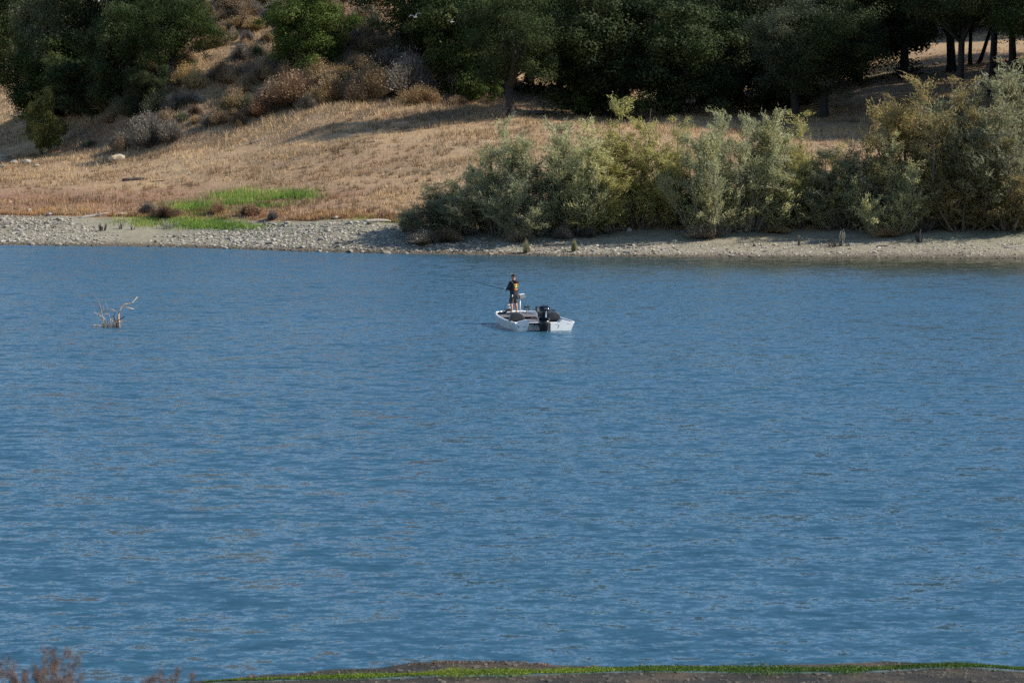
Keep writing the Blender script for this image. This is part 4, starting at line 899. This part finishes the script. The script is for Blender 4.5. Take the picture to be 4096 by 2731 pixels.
# carpeted decks: raised fore deck, lower cockpit, aft deck
dk = MB()
dy = [2.6, 3.3, 3.8, 4.2, 4.5, 4.7, 4.8, 4.85]
dk.loft([[(-st(y)[0] + 0.12, y, 0.405), (st(y)[0] - 0.12, y, 0.405), (st(y)[0] - 0.12, y, 0.385), (-st(y)[0] + 0.12, y, 0.385)] for y in dy])
dk.build('fore_deck', M['carpet'], boat)
dk = MB(); dk.loft([[(-st(y)[0] + 0.13, y, 0.30), (st(y)[0] - 0.13, y, 0.30), (st(y)[0] - 0.13, y, 0.245), (-st(y)[0] + 0.13, y, 0.245)] for y in (0.02, 0.6, 1.4, 2.0, 2.58)]); dk.build('cockpit_floor', M['carpet'], boat)
MB().box((-0.15, -0.1, 0.315), (0.42, 0.16, 0.012)).build('motor_well', M['rail_white'], boat)
# upholstered black backs over the stern
def dome(xc, yb, wd, ht, z0, label):
    prof = [(xc - wd / 2, z0), (xc - wd * 0.46, z0 + ht * 0.45), (xc - wd * 0.36, z0 + ht * 0.8), (xc - wd * 0.18, z0 + ht * 0.98), (xc + wd * 0.12, z0 + ht), (xc + wd * 0.32, z0 + ht * 0.86), (xc + wd * 0.44, z0 + ht * 0.55), (xc + wd / 2, z0)]
    o = MB().prism(prof, 'y', yb, yb + 0.30).build('console_fairing', M['black_vinyl'], boat, True, bevel=0.035); o['label'] = label
    MB().box((xc, yb + 0.5, z0 - 0.02), (wd * 0.40, 0.22, 0.07)).build('seat_cushion', M['black_vinyl'], boat, bevel=0.03)
dome(-0.98, 0.28, 0.66, 0.36, 0.36, 'black rounded seat back over the pod with drain holes'); dome(0.58, 0.28, 0.60, 0.38, 0.36, 'black rounded seat back behind the motor')
m = MB(); m.prism([(0.62, 0.36), (0.9, 0.36), (1.02, 0.44), (0.82, 0.68), (0.66, 0.72)], 'y', 1.2, 1.7); m.build('steering_console', M['black_plastic'], boat, bevel=0.02)
# outboard motor
mc = -0.09
def ring(z, hw, y0, y1, n=16, p=2.6, cx=mc):
    out = []
    for j in range(n):
        a = 2 * math.pi * j / n; c, s_ = math.cos(a), math.sin(a)
        out.append((cx + hw * math.copysign(abs(c) ** (2 / p), c), (y0 + y1) / 2 + (y1 - y0) / 2 * math.copysign(abs(s_) ** (2 / p), s_), z))
    return out
yc0 = -0.98
cowl = MB().loft([ring(0.46, 0.225, yc0 + 0.05, yc0 + 0.62), ring(0.60, 0.255, yc0, yc0 + 0.68), ring(0.78, 0.265, yc0 - 0.02, yc0 + 0.70), ring(0.92, 0.258, yc0 + 0.0, yc0 + 0.69), ring(1.01, 0.228, yc0 + 0.06, yc0 + 0.64), ring(1.055, 0.16, yc0 + 0.14, yc0 + 0.54), ring(1.065, 0.07, yc0 + 0.24, yc0 + 0.42)])
cw = cowl.build('motor_cowling', M['cowl'], boat, True)
leg = MB().loft([ring(0.455, 0.22, yc0 + 0.06, yc0 + 0.60), ring(0.30, 0.20, yc0 + 0.10, yc0 + 0.56), ring(0.10, 0.185, yc0 + 0.14, yc0 + 0.52), ring(-0.02, 0.17, yc0 + 0.17, yc0 + 0.48), ring(-0.2, 0.12, yc0 + 0.2, yc0 + 0.46), ring(-0.5, 0.05, yc0 + 0.2, yc0 + 0.46)])
leg.build('motor_leg', M['leg_black'], boat, True)
MB().box((mc, yc0 + 0.62, 0.30), (0.13, 0.09, 0.16)).box((mc, -0.3, 0.26), (0.09, 0.22, 0.10)).build('motor_bracket', M['leg_black'], boat, bevel=0.01)
MB().box((mc, yc0 - 0.005, 0.955), (0.085, 0.012, 0.008)).build('cowling_latch', M['decal_grey'], cw)
def text_part(s, size, loc, mat, parent, name):
    c = bpy.data.curves.new(name, 'FONT'); c.body = s; c.size = size; c.extrude = 0.003; c.align_x = 'CENTER'; c.align_y = 'CENTER'; c.offset = 0.004
    o = bpy.data.objects.new(name, c); col.objects.link(o); dg = bpy.context.evaluated_depsgraph_get()
    me = bpy.data.meshes.new_from_object(o.evaluated_get(dg)); bpy.data.objects.remove(o); me.materials.clear(); me.materials.append(mat)
    return link(name, me, parent, loc, (math.pi / 2, 0, 0))
for ch, z in (('1', 0.80), ('5', 0.715), ('0', 0.63)):
    text_part(ch, 0.12, (mc, yc0 - 0.032 + (0.02 if z < 0.7 else 0), z), M['decal'], cw, 'number_decal')
for z, s_ in ((0.40, 0.05), (0.31, 0.06), (0.22, 0.035), (0.14, 0.025)):
    MB().tube([(mc + 0.01 + s_ * 0.5 * math.cos(a), yc0 + 0.08 + (0.46 - z) * 0.2, z + s_ * 0.5 * math.sin(a)) for a in np.linspace(0.4, 5.9, 12)], 0.006, 4).build('emblem', M['decal_grey'], cw)
# shallow-water anchor post beside the motor, second screen
q = bl(1400, 1065, 0.9); t_ = bl(1398, 900, 0.9)
pm = MB().tube([q, (q + t_) / 2, t_], [0.026, 0.026, 0.022], 8).build('rod_holder_post', M['rail_white'], boat, True)
MB().box(t_ + Vector((-0.01, 0, 0.06)), (0.05, 0.05, 0.10)).box(t_ + Vector((0.02, 0, -0.04)), (0.035, 0.04, 0.06)).build('rod_holder', M['black_plastic'], boat, bevel=0.015)
MB().box(q + Vector((-0.08, 0.05, 0.03)), (0.14, 0.12, 0.03)).build('pedal', M['black_plastic'], boat, bevel=0.01)
def finder(px_, py_, yb, wd, ht, stem_to):
    c = bl(px_, py_, yb); a = bl(stem_to[0], stem_to[1], yb)
    m = MB().box(c + Vector((0, 0, ht * 0.28)), (wd / 2, 0.04, ht * 0.22)).box(c + Vector((0, 0, -ht * 0.46)), (wd / 2, 0.02, 0.018)).box(c + Vector((-wd * 0.47, 0, -ht * 0.2)), (0.014, 0.02, ht * 0.28)).box(c + Vector((wd * 0.47, 0, -ht * 0.2)), (0.014, 0.02, ht * 0.28))
    o = m.build('fish_finder', M['black_plastic'], boat, bevel=0.006)
    MB().tube([c + Vector((0, 0, -ht * 0.46)), a], [0.016, 0.02], 7).build('mount', M['black_plastic'], o)
    MB().box(c + Vector((0, 0.042, ht * 0.28)), (wd * 0.43, 0.004, ht * 0.17)).build('display', M['screen'], o)
finder(1203, 860, 3.5, 0.24, 0.19, (1185, 955)); finder(1700, 912, 1.6, 0.20, 0.12, (1700, 960))
m = MB(); random.seed(3)
for i in range(4):
    a = bl(1120 + i * 30, 945 + (i % 2) * 10, 3.4); b = bl(1200 + i * 50, 955 + i * 6, 3.0); m.tube(curve_pts(a, b, 0.15, 5), 0.008, 4)
m.build('cable', M['black_plastic'], boat)
# pedestal lean seat
sc_ = bl(1083, 640, 3.85); base_ = Vector((sc_.x, sc_.y, 0.405))
MB().tube([base_, Vector((sc_.x, sc_.y, sc_.z - 0.10))], 0.022, 10).build('seat_post', M['rail_white'], boat, True)
MB().box(base_ + Vector((0, 0, 0.012)), (0.09, 0.09, 0.012)).build('post_base', M['black_plastic'], boat, bevel=0.005)
ps = bl(1118, 635, 3.7)
rr = Matrix.Rotation(R(22), 3, 'Z') @ Matrix.Rotation(R(-7), 3, 'Y')
MB().box(ps, (0.145, 0.05, 0.092), rr).build('seat_back', M['seat_grey'], boat, bevel=0.022)
MB().box(ps + rr @ Vector((-0.16, 0.14, -0.02)), (0.10, 0.17, 0.06), rr).build('seat_cushion', M['black_vinyl'], boat, bevel=0.03)
MB().box(ps + rr @ Vector((-0.01, 0.012, 0.094)), (0.13, 0.05, 0.008), rr).build('seat_piping', M['rail_white'], boat, bevel=0.004)
# trolling motor folded on the bow
m = MB(); a = bl(850, 900, 4.6)
m.box(bl(860, 895, 4.6), (0.10, 0.12, 0.05)).box(bl(740, 950, 4.5), (0.16, 0.1, 0.04)).box(bl(800, 925, 4.6), (0.06, 0.1, 0.03)).tube([bl(690, 945, 4.5), bl(760, 960, 4.4), bl(900, 965, 4.3)], 0.02, 6)
tm = m.build('trolling_motor', M['black_plastic'], boat, bevel=0.01)
MB().tube([bl(850, 868, 4.75), bl(875, 858, 4.7), bl(915, 848, 4.65)], [0.035, 0.045, 0.05], 8).build('motor_tube', M['rail_white'], tm, True)
MB().tube([bl(830, 805, 4.7), bl(870, 796, 4.7), bl(915, 795, 4.7)], [0.010, 0.022, 0.016], 7).build('shaft', M['rail_white'], tm, True)
MB().tube([bl(835, 800, 4.7), bl(805, 820, 4.7), bl(790, 855, 4.7), bl(795, 890, 4.7), bl(815, 915, 4.7)], 0.011, 5).build('cable', M['black_plastic'], tm)
MB().tube([bl(720, 938, 4.6), bl(780, 936, 4.6), bl(830, 940, 4.6)], 0.018, 6).build('bracket', M['rail_white'], tm)
MB().tube(curve_pts(bl(960, 960, 4.0), bl(790, 1020, 3.2), 0.2, 6), 0.012, 5).build('cable', M['black_plastic'], boat)

# ------------------------------------------------------------------ the angler
def skin_mesh(name, joints, bones, mat, sub=2, rootk=0):
    me = bpy.data.meshes.new(name); ks = list(joints); me.from_pydata([joints[k][0] for k in ks], [(ks.index(a), ks.index(b)) for a, b in bones], [])
    o = bpy.data.objects.new(name, me); col.objects.link(o); md = o.modifiers.new('skin', 'SKIN'); md.use_smooth_shade = True
    for i, k in enumerate(ks):
        r_ = joints[k][1]; me.skin_vertices[0].data[i].radius = r_ if hasattr(r_, '__len__') else (r_, r_); me.skin_vertices[0].data[i].use_root = (i == rootk)
    s_ = o.modifiers.new('sub', 'SUBSURF'); s_.levels = s_.render_levels = sub
    dg = bpy.context.evaluated_depsgraph_get(); out = bpy.data.meshes.new_from_object(o.evaluated_get(dg)); bpy.data.objects.remove(o)
    out.name = name; out.materials.clear(); out.materials.append(mat)
    for p in out.polygons: p.use_smooth = True
    return out
def join_into(me, mb):
    "append a builder's faces to a mesh so that the figure stays one mesh"
    bm = bmesh.new(); bm.from_mesh(me); t = mb.mesh('tmp', None, True); bm.from_mesh(t)
    bm.to_mesh(me); bm.free(); bpy.data.meshes.remove(t)
    for p in me.polygons: p.use_smooth = True
    return me
M['skin'] = plain('skin', (0.46, 0.21, 0.13), 0.55, var=0.12, scale=12)
M['hoodie'] = plain('hoodie', (0.022, 0.019, 0.021), 0.9, var=0.25, scale=8)
M['shorts'] = plain('shorts', (0.06, 0.055, 0.052), 0.9, var=0.2, scale=8)
M['cap'] = plain('cap', (0.05, 0.042, 0.04), 0.9, var=0.2)
M['cap_white'] = plain('cap_white', (0.75, 0.75, 0.74), 0.7, var=0.05)
M['glove'] = plain('glove', (0.72, 0.73, 0.76), 0.7, var=0.06)
M['print_yellow'] = plain('print_yellow', (0.62, 0.44, 0.05), 0.7, var=0.2, scale=40)
M['print_orange'] = plain('print_orange', (0.75, 0.22, 0.03), 0.7, var=0.2, scale=40)
M['print_green'] = plain('print_green', (0.42, 0.50, 0.05), 0.7, var=0.2, scale=40)
M['print_grey'] = plain('print_grey', (0.26, 0.22, 0.19), 0.8, var=0.2)
M['shoe'] = plain('shoe', (0.03, 0.026, 0.03), 0.7, var=0.2)
M['shoe_red'] = plain('shoe_red', (0.60, 0.06, 0.09), 0.6, var=0.2)
M['sock'] = plain('sock', (0.6, 0.58, 0.55), 0.9)
M['dark_hair'] = plain('dark_hair', (0.02, 0.015, 0.012), 0.8)
foot_w = Vector((0, 0, 0)); fl = bl(965, 965, 4.15); fw = boat.matrix_world if False else (Matrix.Translation((stern.x, stern.y, 0)) @ Matrix.Rotation(HEAD, 4, 'Z'))
fp = fw @ Vector((fl.x, fl.y, 0.405))
FACE = R(52)
man = empty('person', (fp.x, fp.y, 0.407), FACE, (1.07, 1.05, 1.01))
tag(man, 'angler in black hoodie, cap and shorts standing on the bow holding a rod', 'person')
J = {'pel': ((0, 0, 0.90), (0.14, 0.11)), 'wa': ((0, 0.0, 1.05), (0.135, 0.10)), 'ch': ((0, 0.0, 1.24), (0.16, 0.115)), 'nb': ((0, -0.005, 1.37), (0.07, 0.06)), 'nk': ((0, 0.0, 1.46), (0.055, 0.058)), 'hd0': ((0, 0.02, 1.52), (0.066, 0.078)), 'hd1': ((0, 0.015, 1.60), (0.078, 0.096)), 'hd2': ((0, 0.005, 1.67), (0.06, 0.072)),
     'hl': ((-0.09, 0, 0.86), 0.095), 'kl': ((-0.115, 0.05, 0.48), 0.062), 'cl': ((-0.12, 0.015, 0.34), 0.058), 'al': ((-0.12, 0.0, 0.09), 0.038), 'tl': ((-0.13, 0.13, 0.045), 0.036),
     'hr': ((0.09, 0, 0.86), 0.095), 'kr': ((0.12, 0.0, 0.48), 0.062), 'cr': ((0.125, -0.04, 0.34), 0.058), 'ar': ((0.13, -0.06, 0.09), 0.038), 'tr': ((0.15, 0.06, 0.045), 0.036),
     'sl': ((-0.175, 0, 1.345), 0.045), 'el': ((-0.23, 0.10, 1.11), 0.046), 'wl': ((-0.06, 0.34, 1.055), 0.032), 'pl': ((-0.03, 0.40, 1.065), (0.038, 0.026)),
     'sr': ((0.175, 0, 1.345), 0.045), 'er': ((0.23, 0.09, 1.10), 0.046), 'wr': ((0.08, 0.33, 1.03), 0.032), 'pr': ((0.03, 0.38, 1.035), (0.038, 0.026))}
Bn = [('pel', 'wa'), ('wa', 'ch'), ('ch', 'nb'), ('nb', 'nk'), ('nk', 'hd0'), ('hd0', 'hd1'), ('hd1', 'hd2'), ('pel', 'hl'), ('hl', 'kl'), ('kl', 'cl'), ('cl', 'al'), ('al', 'tl'), ('pel', 'hr'), ('hr', 'kr'), ('kr', 'cr'), ('cr', 'ar'), ('ar', 'tr'), ('nb', 'sl'), ('sl', 'el'), ('el', 'wl'), ('wl', 'pl'), ('nb', 'sr'), ('sr', 'er'), ('er', 'wr'), ('wr', 'pr')]
body = skin_mesh('body', J, Bn, M['skin'])
ex = MB()
ex.tube([(0, 0.105, 1.61), (0, 0.125, 1.575), (0, 0.10, 1.56)], [0.01, 0.016, 0.012], 6)                      # nose
for s_ in (-1, 1): ex.ball((s_ * 0.08, 0.0, 1.585), (0.012, 0.022, 0.032), 8, 6); ex.ball((s_ * 0.03, 0.096, 1.60), (0.012, 0.008, 0.008), 8, 6)
ex.ball((0, 0.098, 1.535), (0.026, 0.012, 0.008), 8, 6)
rod_a, rod_d = Vector((0.0, 0.40, 1.05)), None
for hx, hy, hz, sg in ((-0.03, 0.40, 1.065, -1), (0.03, 0.38, 1.035, 1)):                                      # four fingers curled round the rod and a thumb on each hand
    for k in range(4):
        ky = hy + 0.012 + k * 0.018; ln = (0.9, 1.0, 0.95, 0.78)[k]
        ex.tube([(hx + sg * 0.02, ky, hz + 0.012), (hx + sg * 0.005, ky + 0.004, hz + 0.03 * ln), (hx - sg * 0.022, ky + 0.006, hz + 0.026 * ln), (hx - sg * 0.034 * ln, ky + 0.005, hz), (hx - sg * 0.022 * ln, ky, hz - 0.018)], [0.010, 0.0095, 0.009, 0.0085, 0.007], 6)
    ex.tube([(hx, hy - 0.01, hz + 0.015), (hx - sg * 0.012, hy + 0.025, hz + 0.034), (hx - sg * 0.02, hy + 0.06, hz + 0.03)], [0.013, 0.011, 0.009], 6)
join_into(body, ex); link('body', body, man)
# eyes
for s_ in (-1, 1): MB().ball((s_ * 0.03, 0.104, 1.602), 0.005, 6, 4).build('eye', M['dark_hair'], man, True)
hj = {'low': ((0, 0, 0.77), (0.185, 0.15)), 'hip': ((0, 0, 0.86), (0.185, 0.15)), 'wa': ((0, 0, 1.02), (0.19, 0.155)), 'ch': ((0, 0.0, 1.22), (0.21, 0.16)), 'nb': ((0, -0.01, 1.39), (0.15, 0.12)), 'nk': ((0, -0.005, 1.455), (0.095, 0.09)),
      'sl': ((-0.185, 0, 1.36), 0.085), 'el': ((-0.235, 0.10, 1.11), 0.072), 'wl': ((-0.075, 0.325, 1.058), 0.045), 'sr': ((0.185, 0, 1.36), 0.085), 'er': ((0.235, 0.09, 1.10), 0.072), 'wr': ((0.09, 0.315, 1.03), 0.045)}
hood = skin_mesh('hoodie', hj, [('low', 'hip'), ('hip', 'wa'), ('wa', 'ch'), ('ch', 'nb'), ('nb', 'nk'), ('nb', 'sl'), ('sl', 'el'), ('el', 'wl'), ('nb', 'sr'), ('sr', 'er'), ('er', 'wr')], M['hoodie'])
hoodie = link('hoodie', hood, man)
hm_ = MB(); hm_.loft([[(math.cos(a) * w_, -0.045 + y_ + math.sin(a) * d_, z_ + 0.012 * math.sin(a)) for a in np.linspace(0, 6.283, 15)[:-1]] for (z_, w_, d_, y_) in ((1.35, 0.12, 0.10, -0.05), (1.39, 0.155, 0.13, -0.05), (1.44, 0.15, 0.125, -0.04), (1.475, 0.115, 0.095, -0.02), (1.46, 0.085, 0.07, 0.0))])
hm_.build('hood', M['hoodie'], hoodie, True)
# back print: two stacked emblems, a bar and pale strips down the right half of the back
def patch(pts, z, mat, nm):
    m = MB(); k = len(pts)
    front = [(x, yy, zz) for x, yy, zz in pts]; m.add(front + [(x, yy + 0.008, zz) for x, yy, zz in front], [tuple(range(k)), tuple(range(2 * k - 1, k - 1, -1))] + [(i, (i + 1) % k, k + (i + 1) % k, k + i) for i in range(k)])
    m.build(nm, mat, hoodie)
from mathutils.bvhtree import BVHTree
_bm = bmesh.new(); _bm.from_mesh(hood); back_tree = BVHTree.FromBMesh(_bm); _bm.free()
def by(x, z):
    h_ = back_tree.ray_cast(Vector((x, -1, z)), Vector((0, 1, 0)))[0]
    return (h_.y if h_ else -0.13) - 0.005
def oval(cx_, cz_, rx, rz_, wob=0.12, n=12): return [(cx_ + rx * math.cos(a) * (1 + wob * math.sin(3 * a)), by(cx_ + rx * math.cos(a), cz_ + rz_ * math.sin(a)), cz_ + rz_ * math.sin(a) * (1 + wob * math.cos(4 * a))) for a in [2 * math.pi * i / n for i in range(n)]]
patch(oval(-0.03, 1.25, 0.085, 0.07), 0, M['print_yellow'], 'back_print')
patch([(x, y - 0.012, z) for x, y, z in oval(-0.03, 1.255, 0.045, 0.035)], 0, M['print_orange'], 'back_print')
patch(oval(-0.025, 1.16, 0.07, 0.028), 0, M['print_green'], 'back_print')
patch([(x, by(x, z), z) for x, z in ((-0.09, 1.09), (-0.045, 1.09), (0.0, 1.09), (0.04, 1.09), (0.08, 1.09), (0.08, 1.045), (0.04, 1.045), (0.0, 1.045), (-0.045, 1.045), (-0.09, 1.045))], 0, M['print_orange'], 'back_print')
patch([(x, by(x, z), z) for x, z in ((0.085, 1.30), (0.115, 1.30), (0.12, 1.14), (0.09, 1.13))], 0, M['print_grey'], 'back_print')
patch([(x, by(x, z), z) for x, z in ((0.122, 1.29), (0.135, 1.29), (0.14, 1.16), (0.125, 1.16))], 0, M['print_orange'], 'back_print')
MB().tube([(0.13, by(0.13, 1.09) + 0.004, 1.09), (0.13, by(0.13, 1.0), 1.0), (0.135, by(0.135, 0.93) - 0.01, 0.93)], 0.011, 6).build('strap', M['black_plastic'], hoodie)
sj = {'pel': ((0, 0, 0.93), (0.165, 0.13)), 'cr': ((0, 0, 0.83), (0.15, 0.125)), 'hl': ((-0.095, 0.01, 0.74), 0.105), 'ul': ((-0.112, 0.04, 0.56), 0.098), 'kl': ((-0.115, 0.05, 0.45), 0.098), 'hr': ((0.095, 0, 0.74), 0.105), 'ur': ((0.115, 0.0, 0.56), 0.098), 'kr': ((0.12, -0.005, 0.45), 0.098)}
link('shorts', skin_mesh('shorts', sj, [('pel', 'cr'), ('cr', 'hl'), ('hl', 'ul'), ('ul', 'kl'), ('cr', 'hr'), ('hr', 'ur'), ('ur', 'kr')], M['shorts']), man)
MB().box((-0.165, -0.06, 0.80), (0.012, 0.012, 0.045)).build('pocket_tag', M['cap_white'], man)
for nm, (ax, ay), mt in (('l', (-0.12, 0.0), 'shoe'), ('r', (0.13, -0.06), 'shoe_red')):
    m = MB(); m.loft([[(ax + w_ * math.cos(a), ay + y_ + 0.0, 0.005 + h_ * max(0, math.sin(a)) if math.sin(a) > 0 else 0.0) for a in np.linspace(0, 6.283, 11)[:-1]] for (y_, w_, h_) in ((-0.075, 0.03, 0.06), (-0.05, 0.042, 0.10), (0.0, 0.044, 0.105), (0.06, 0.048, 0.075), (0.13, 0.05, 0.055), (0.175, 0.04, 0.04), (0.195, 0.02, 0.025))])
    sh = m.build('shoe', M[mt], man, True); MB().tube([(ax, ay, 0.09), (ax, ay, 0.15)], [0.05, 0.048], 10).build('sock', M['sock'], man, True)
cp = MB(); cp.loft([[(w_ * math.cos(a), 0.012 + d_ * math.sin(a), z_) for a in np.linspace(0, 6.283, 17)[:-1]] for (z_, w_, d_) in ((1.615, 0.092, 0.112), (1.66, 0.092, 0.11), (1.70, 0.078, 0.092), (1.722, 0.045, 0.055), (1.727, 0.012, 0.015))])
cap_o = cp.build('cap', M['cap'], man, True)
MB().loft([[(x, y_, 1.625 - 0.9 * x * x - (y_ - 0.10) * 0.12 + t_) for x in np.linspace(-w_, w_, 7)] + [(x, y_, 1.617 - 0.9 * x * x - (y_ - 0.10) * 0.12 + t_) for x in np.linspace(w_, -w_, 7)] for (y_, w_, t_) in ((0.09, 0.085, 0), (0.14, 0.082, 0), (0.175, 0.065, 0), (0.19, 0.03, 0))]).build('cap_brim', M['cap'], cap_o, True)
MB().loft([[(w_ * math.cos(a), 0.014 + d_ * math.sin(a), z_) for a in np.linspace(0.5, 2.64, 9)] + [(w_ * 0.9 * math.cos(a), 0.014 + d_ * 0.9 * math.sin(a), z_) for a in np.linspace(2.64, 0.5, 9)] for (z_, w_, d_) in ((1.63, 0.097, 0.117), (1.67, 0.097, 0.115), (1.705, 0.082, 0.097), (1.728, 0.048, 0.058))]).build('cap_front', M['cap_white'], cap_o, True)
gl = MB(); gl.ball((-0.03, 0.405, 1.07), (0.045, 0.055, 0.042), 10, 8); gl.tube([(-0.06, 0.34, 1.055), (-0.045, 0.37, 1.06)], [0.042, 0.042], 10); gl.build('glove', M['glove'], man, True)
# rod held in both hands, reel under it
mw = Matrix.Translation((fp.x, fp.y, 0.407)) @ Matrix.Rotation(FACE, 4, 'Z')
grip = mw @ Vector((0.0, 0.40, 1.05)); butt = mw @ Vector((0.10, 0.17, 0.99))
tip = at(1850 + 175 / 4.704, 1050 + 338 / 4.704, grip.y + 0.9)
rod = empty('fishing_rod', grip); tag(rod, 'thin dark fishing rod pointing out over the water in the angler\'s hands', 'fishing rod')
mid = grip.lerp(tip, 0.5) + Vector((0, 0, -0.05))
m = MB(); g0 = grip - grip
pts = [grip - grip, (grip.lerp(tip, 0.3) + Vector((0, 0, -0.025))) - grip, (grip.lerp(tip, 0.6) + Vector((0, 0, -0.025))) - grip, tip - grip]
m.tube(pts, [0.014, 0.013, 0.012, 0.009], 6); m.build('blank', M['black_plastic'], rod, True)
MB().tube([butt - grip, (tip - grip).normalized() * 0.12], [0.015, 0.013], 8).build('handle', M['black_plastic'], rod, True)
MB().ball((tip - grip).normalized() * 0.02 + Vector((0, 0, -0.05)), (0.03, 0.03, 0.035), 8, 6).build('reel', M['black_plastic'], rod, True)
for t_ in (0.3, 0.5, 0.7, 0.85): MB().tube([(grip.lerp(tip, t_) - grip) + Vector((0, 0, -0.03)), (grip.lerp(tip, t_) - grip) + Vector((0, 0, -0.05))], 0.008, 6).build('line_guide', M['steel'], rod)

# ------------------------------------------------------------------ gulls flying past the oaks
M['gull_white'] = plain('gull_white', (0.75, 0.74, 0.72), 0.7, var=0.06); M['gull_grey'] = plain('gull_grey', (0.36, 0.36, 0.37), 0.7, var=0.1)
def gull(px_, py_, y, span_px, rz, roll, label, up=0.5):
    p = at(px_, py_, y); s_ = span_px * y / F / 1.2
    o = empty('gull', p, rz, (s_, s_, s_)); o.rotation_euler = (0, roll, rz); tag(o, label, 'gull', 'gulls flying')
    MB().loft([[(w_ * math.cos(a), y_, z_ + w_ * 0.9 * math.sin(a)) for a in np.linspace(0, 6.283, 9)[:-1]] for (y_, w_, z_) in ((0.25, 0.012, 0.02), (0.19, 0.035, 0.02), (0.1, 0.055, 0.01), (0.0, 0.06, 0), (-0.12, 0.04, 0.005), (-0.2, 0.02, 0.01))]).build('body', M['gull_white'], o, True)
    MB().loft([[(-w_, y_, 0.012), (w_, y_, 0.012), (w_, y_, 0.002), (-w_, y_, 0.002)] for (y_, w_) in ((-0.17, 0.025), (-0.3, 0.075))]).build('tail', M['gull_white'], o)
    for sg in (-1, 1):
        MB().loft([[(sg * x, y0_, z_ + 0.006), (sg * x, y1_, z_ + 0.006), (sg * x, y1_, z_ - 0.006), (sg * x, y0_, z_ - 0.006)] for (x, y0_, y1_, z_) in ((0.03, 0.10, -0.07, 0.02), (0.2, 0.13, -0.06, 0.02 + 0.19 * up), (0.33, 0.12, -0.05, 0.02 + 0.26 * up), (0.5, 0.03, -0.08, 0.02 + 0.2 * up), (0.6, -0.05, -0.09, 0.02 + 0.12 * up))]).build('wing', M['gull_grey'], o)
gull(1660, 70, 225, 56, R(30), R(-15), 'white gull with bent wings in front of the brushy hillside', 1.0)
gull(1808, 88, 230, 40, R(100), R(25), 'white gull gliding in front of the dense dark oak', 0.4)
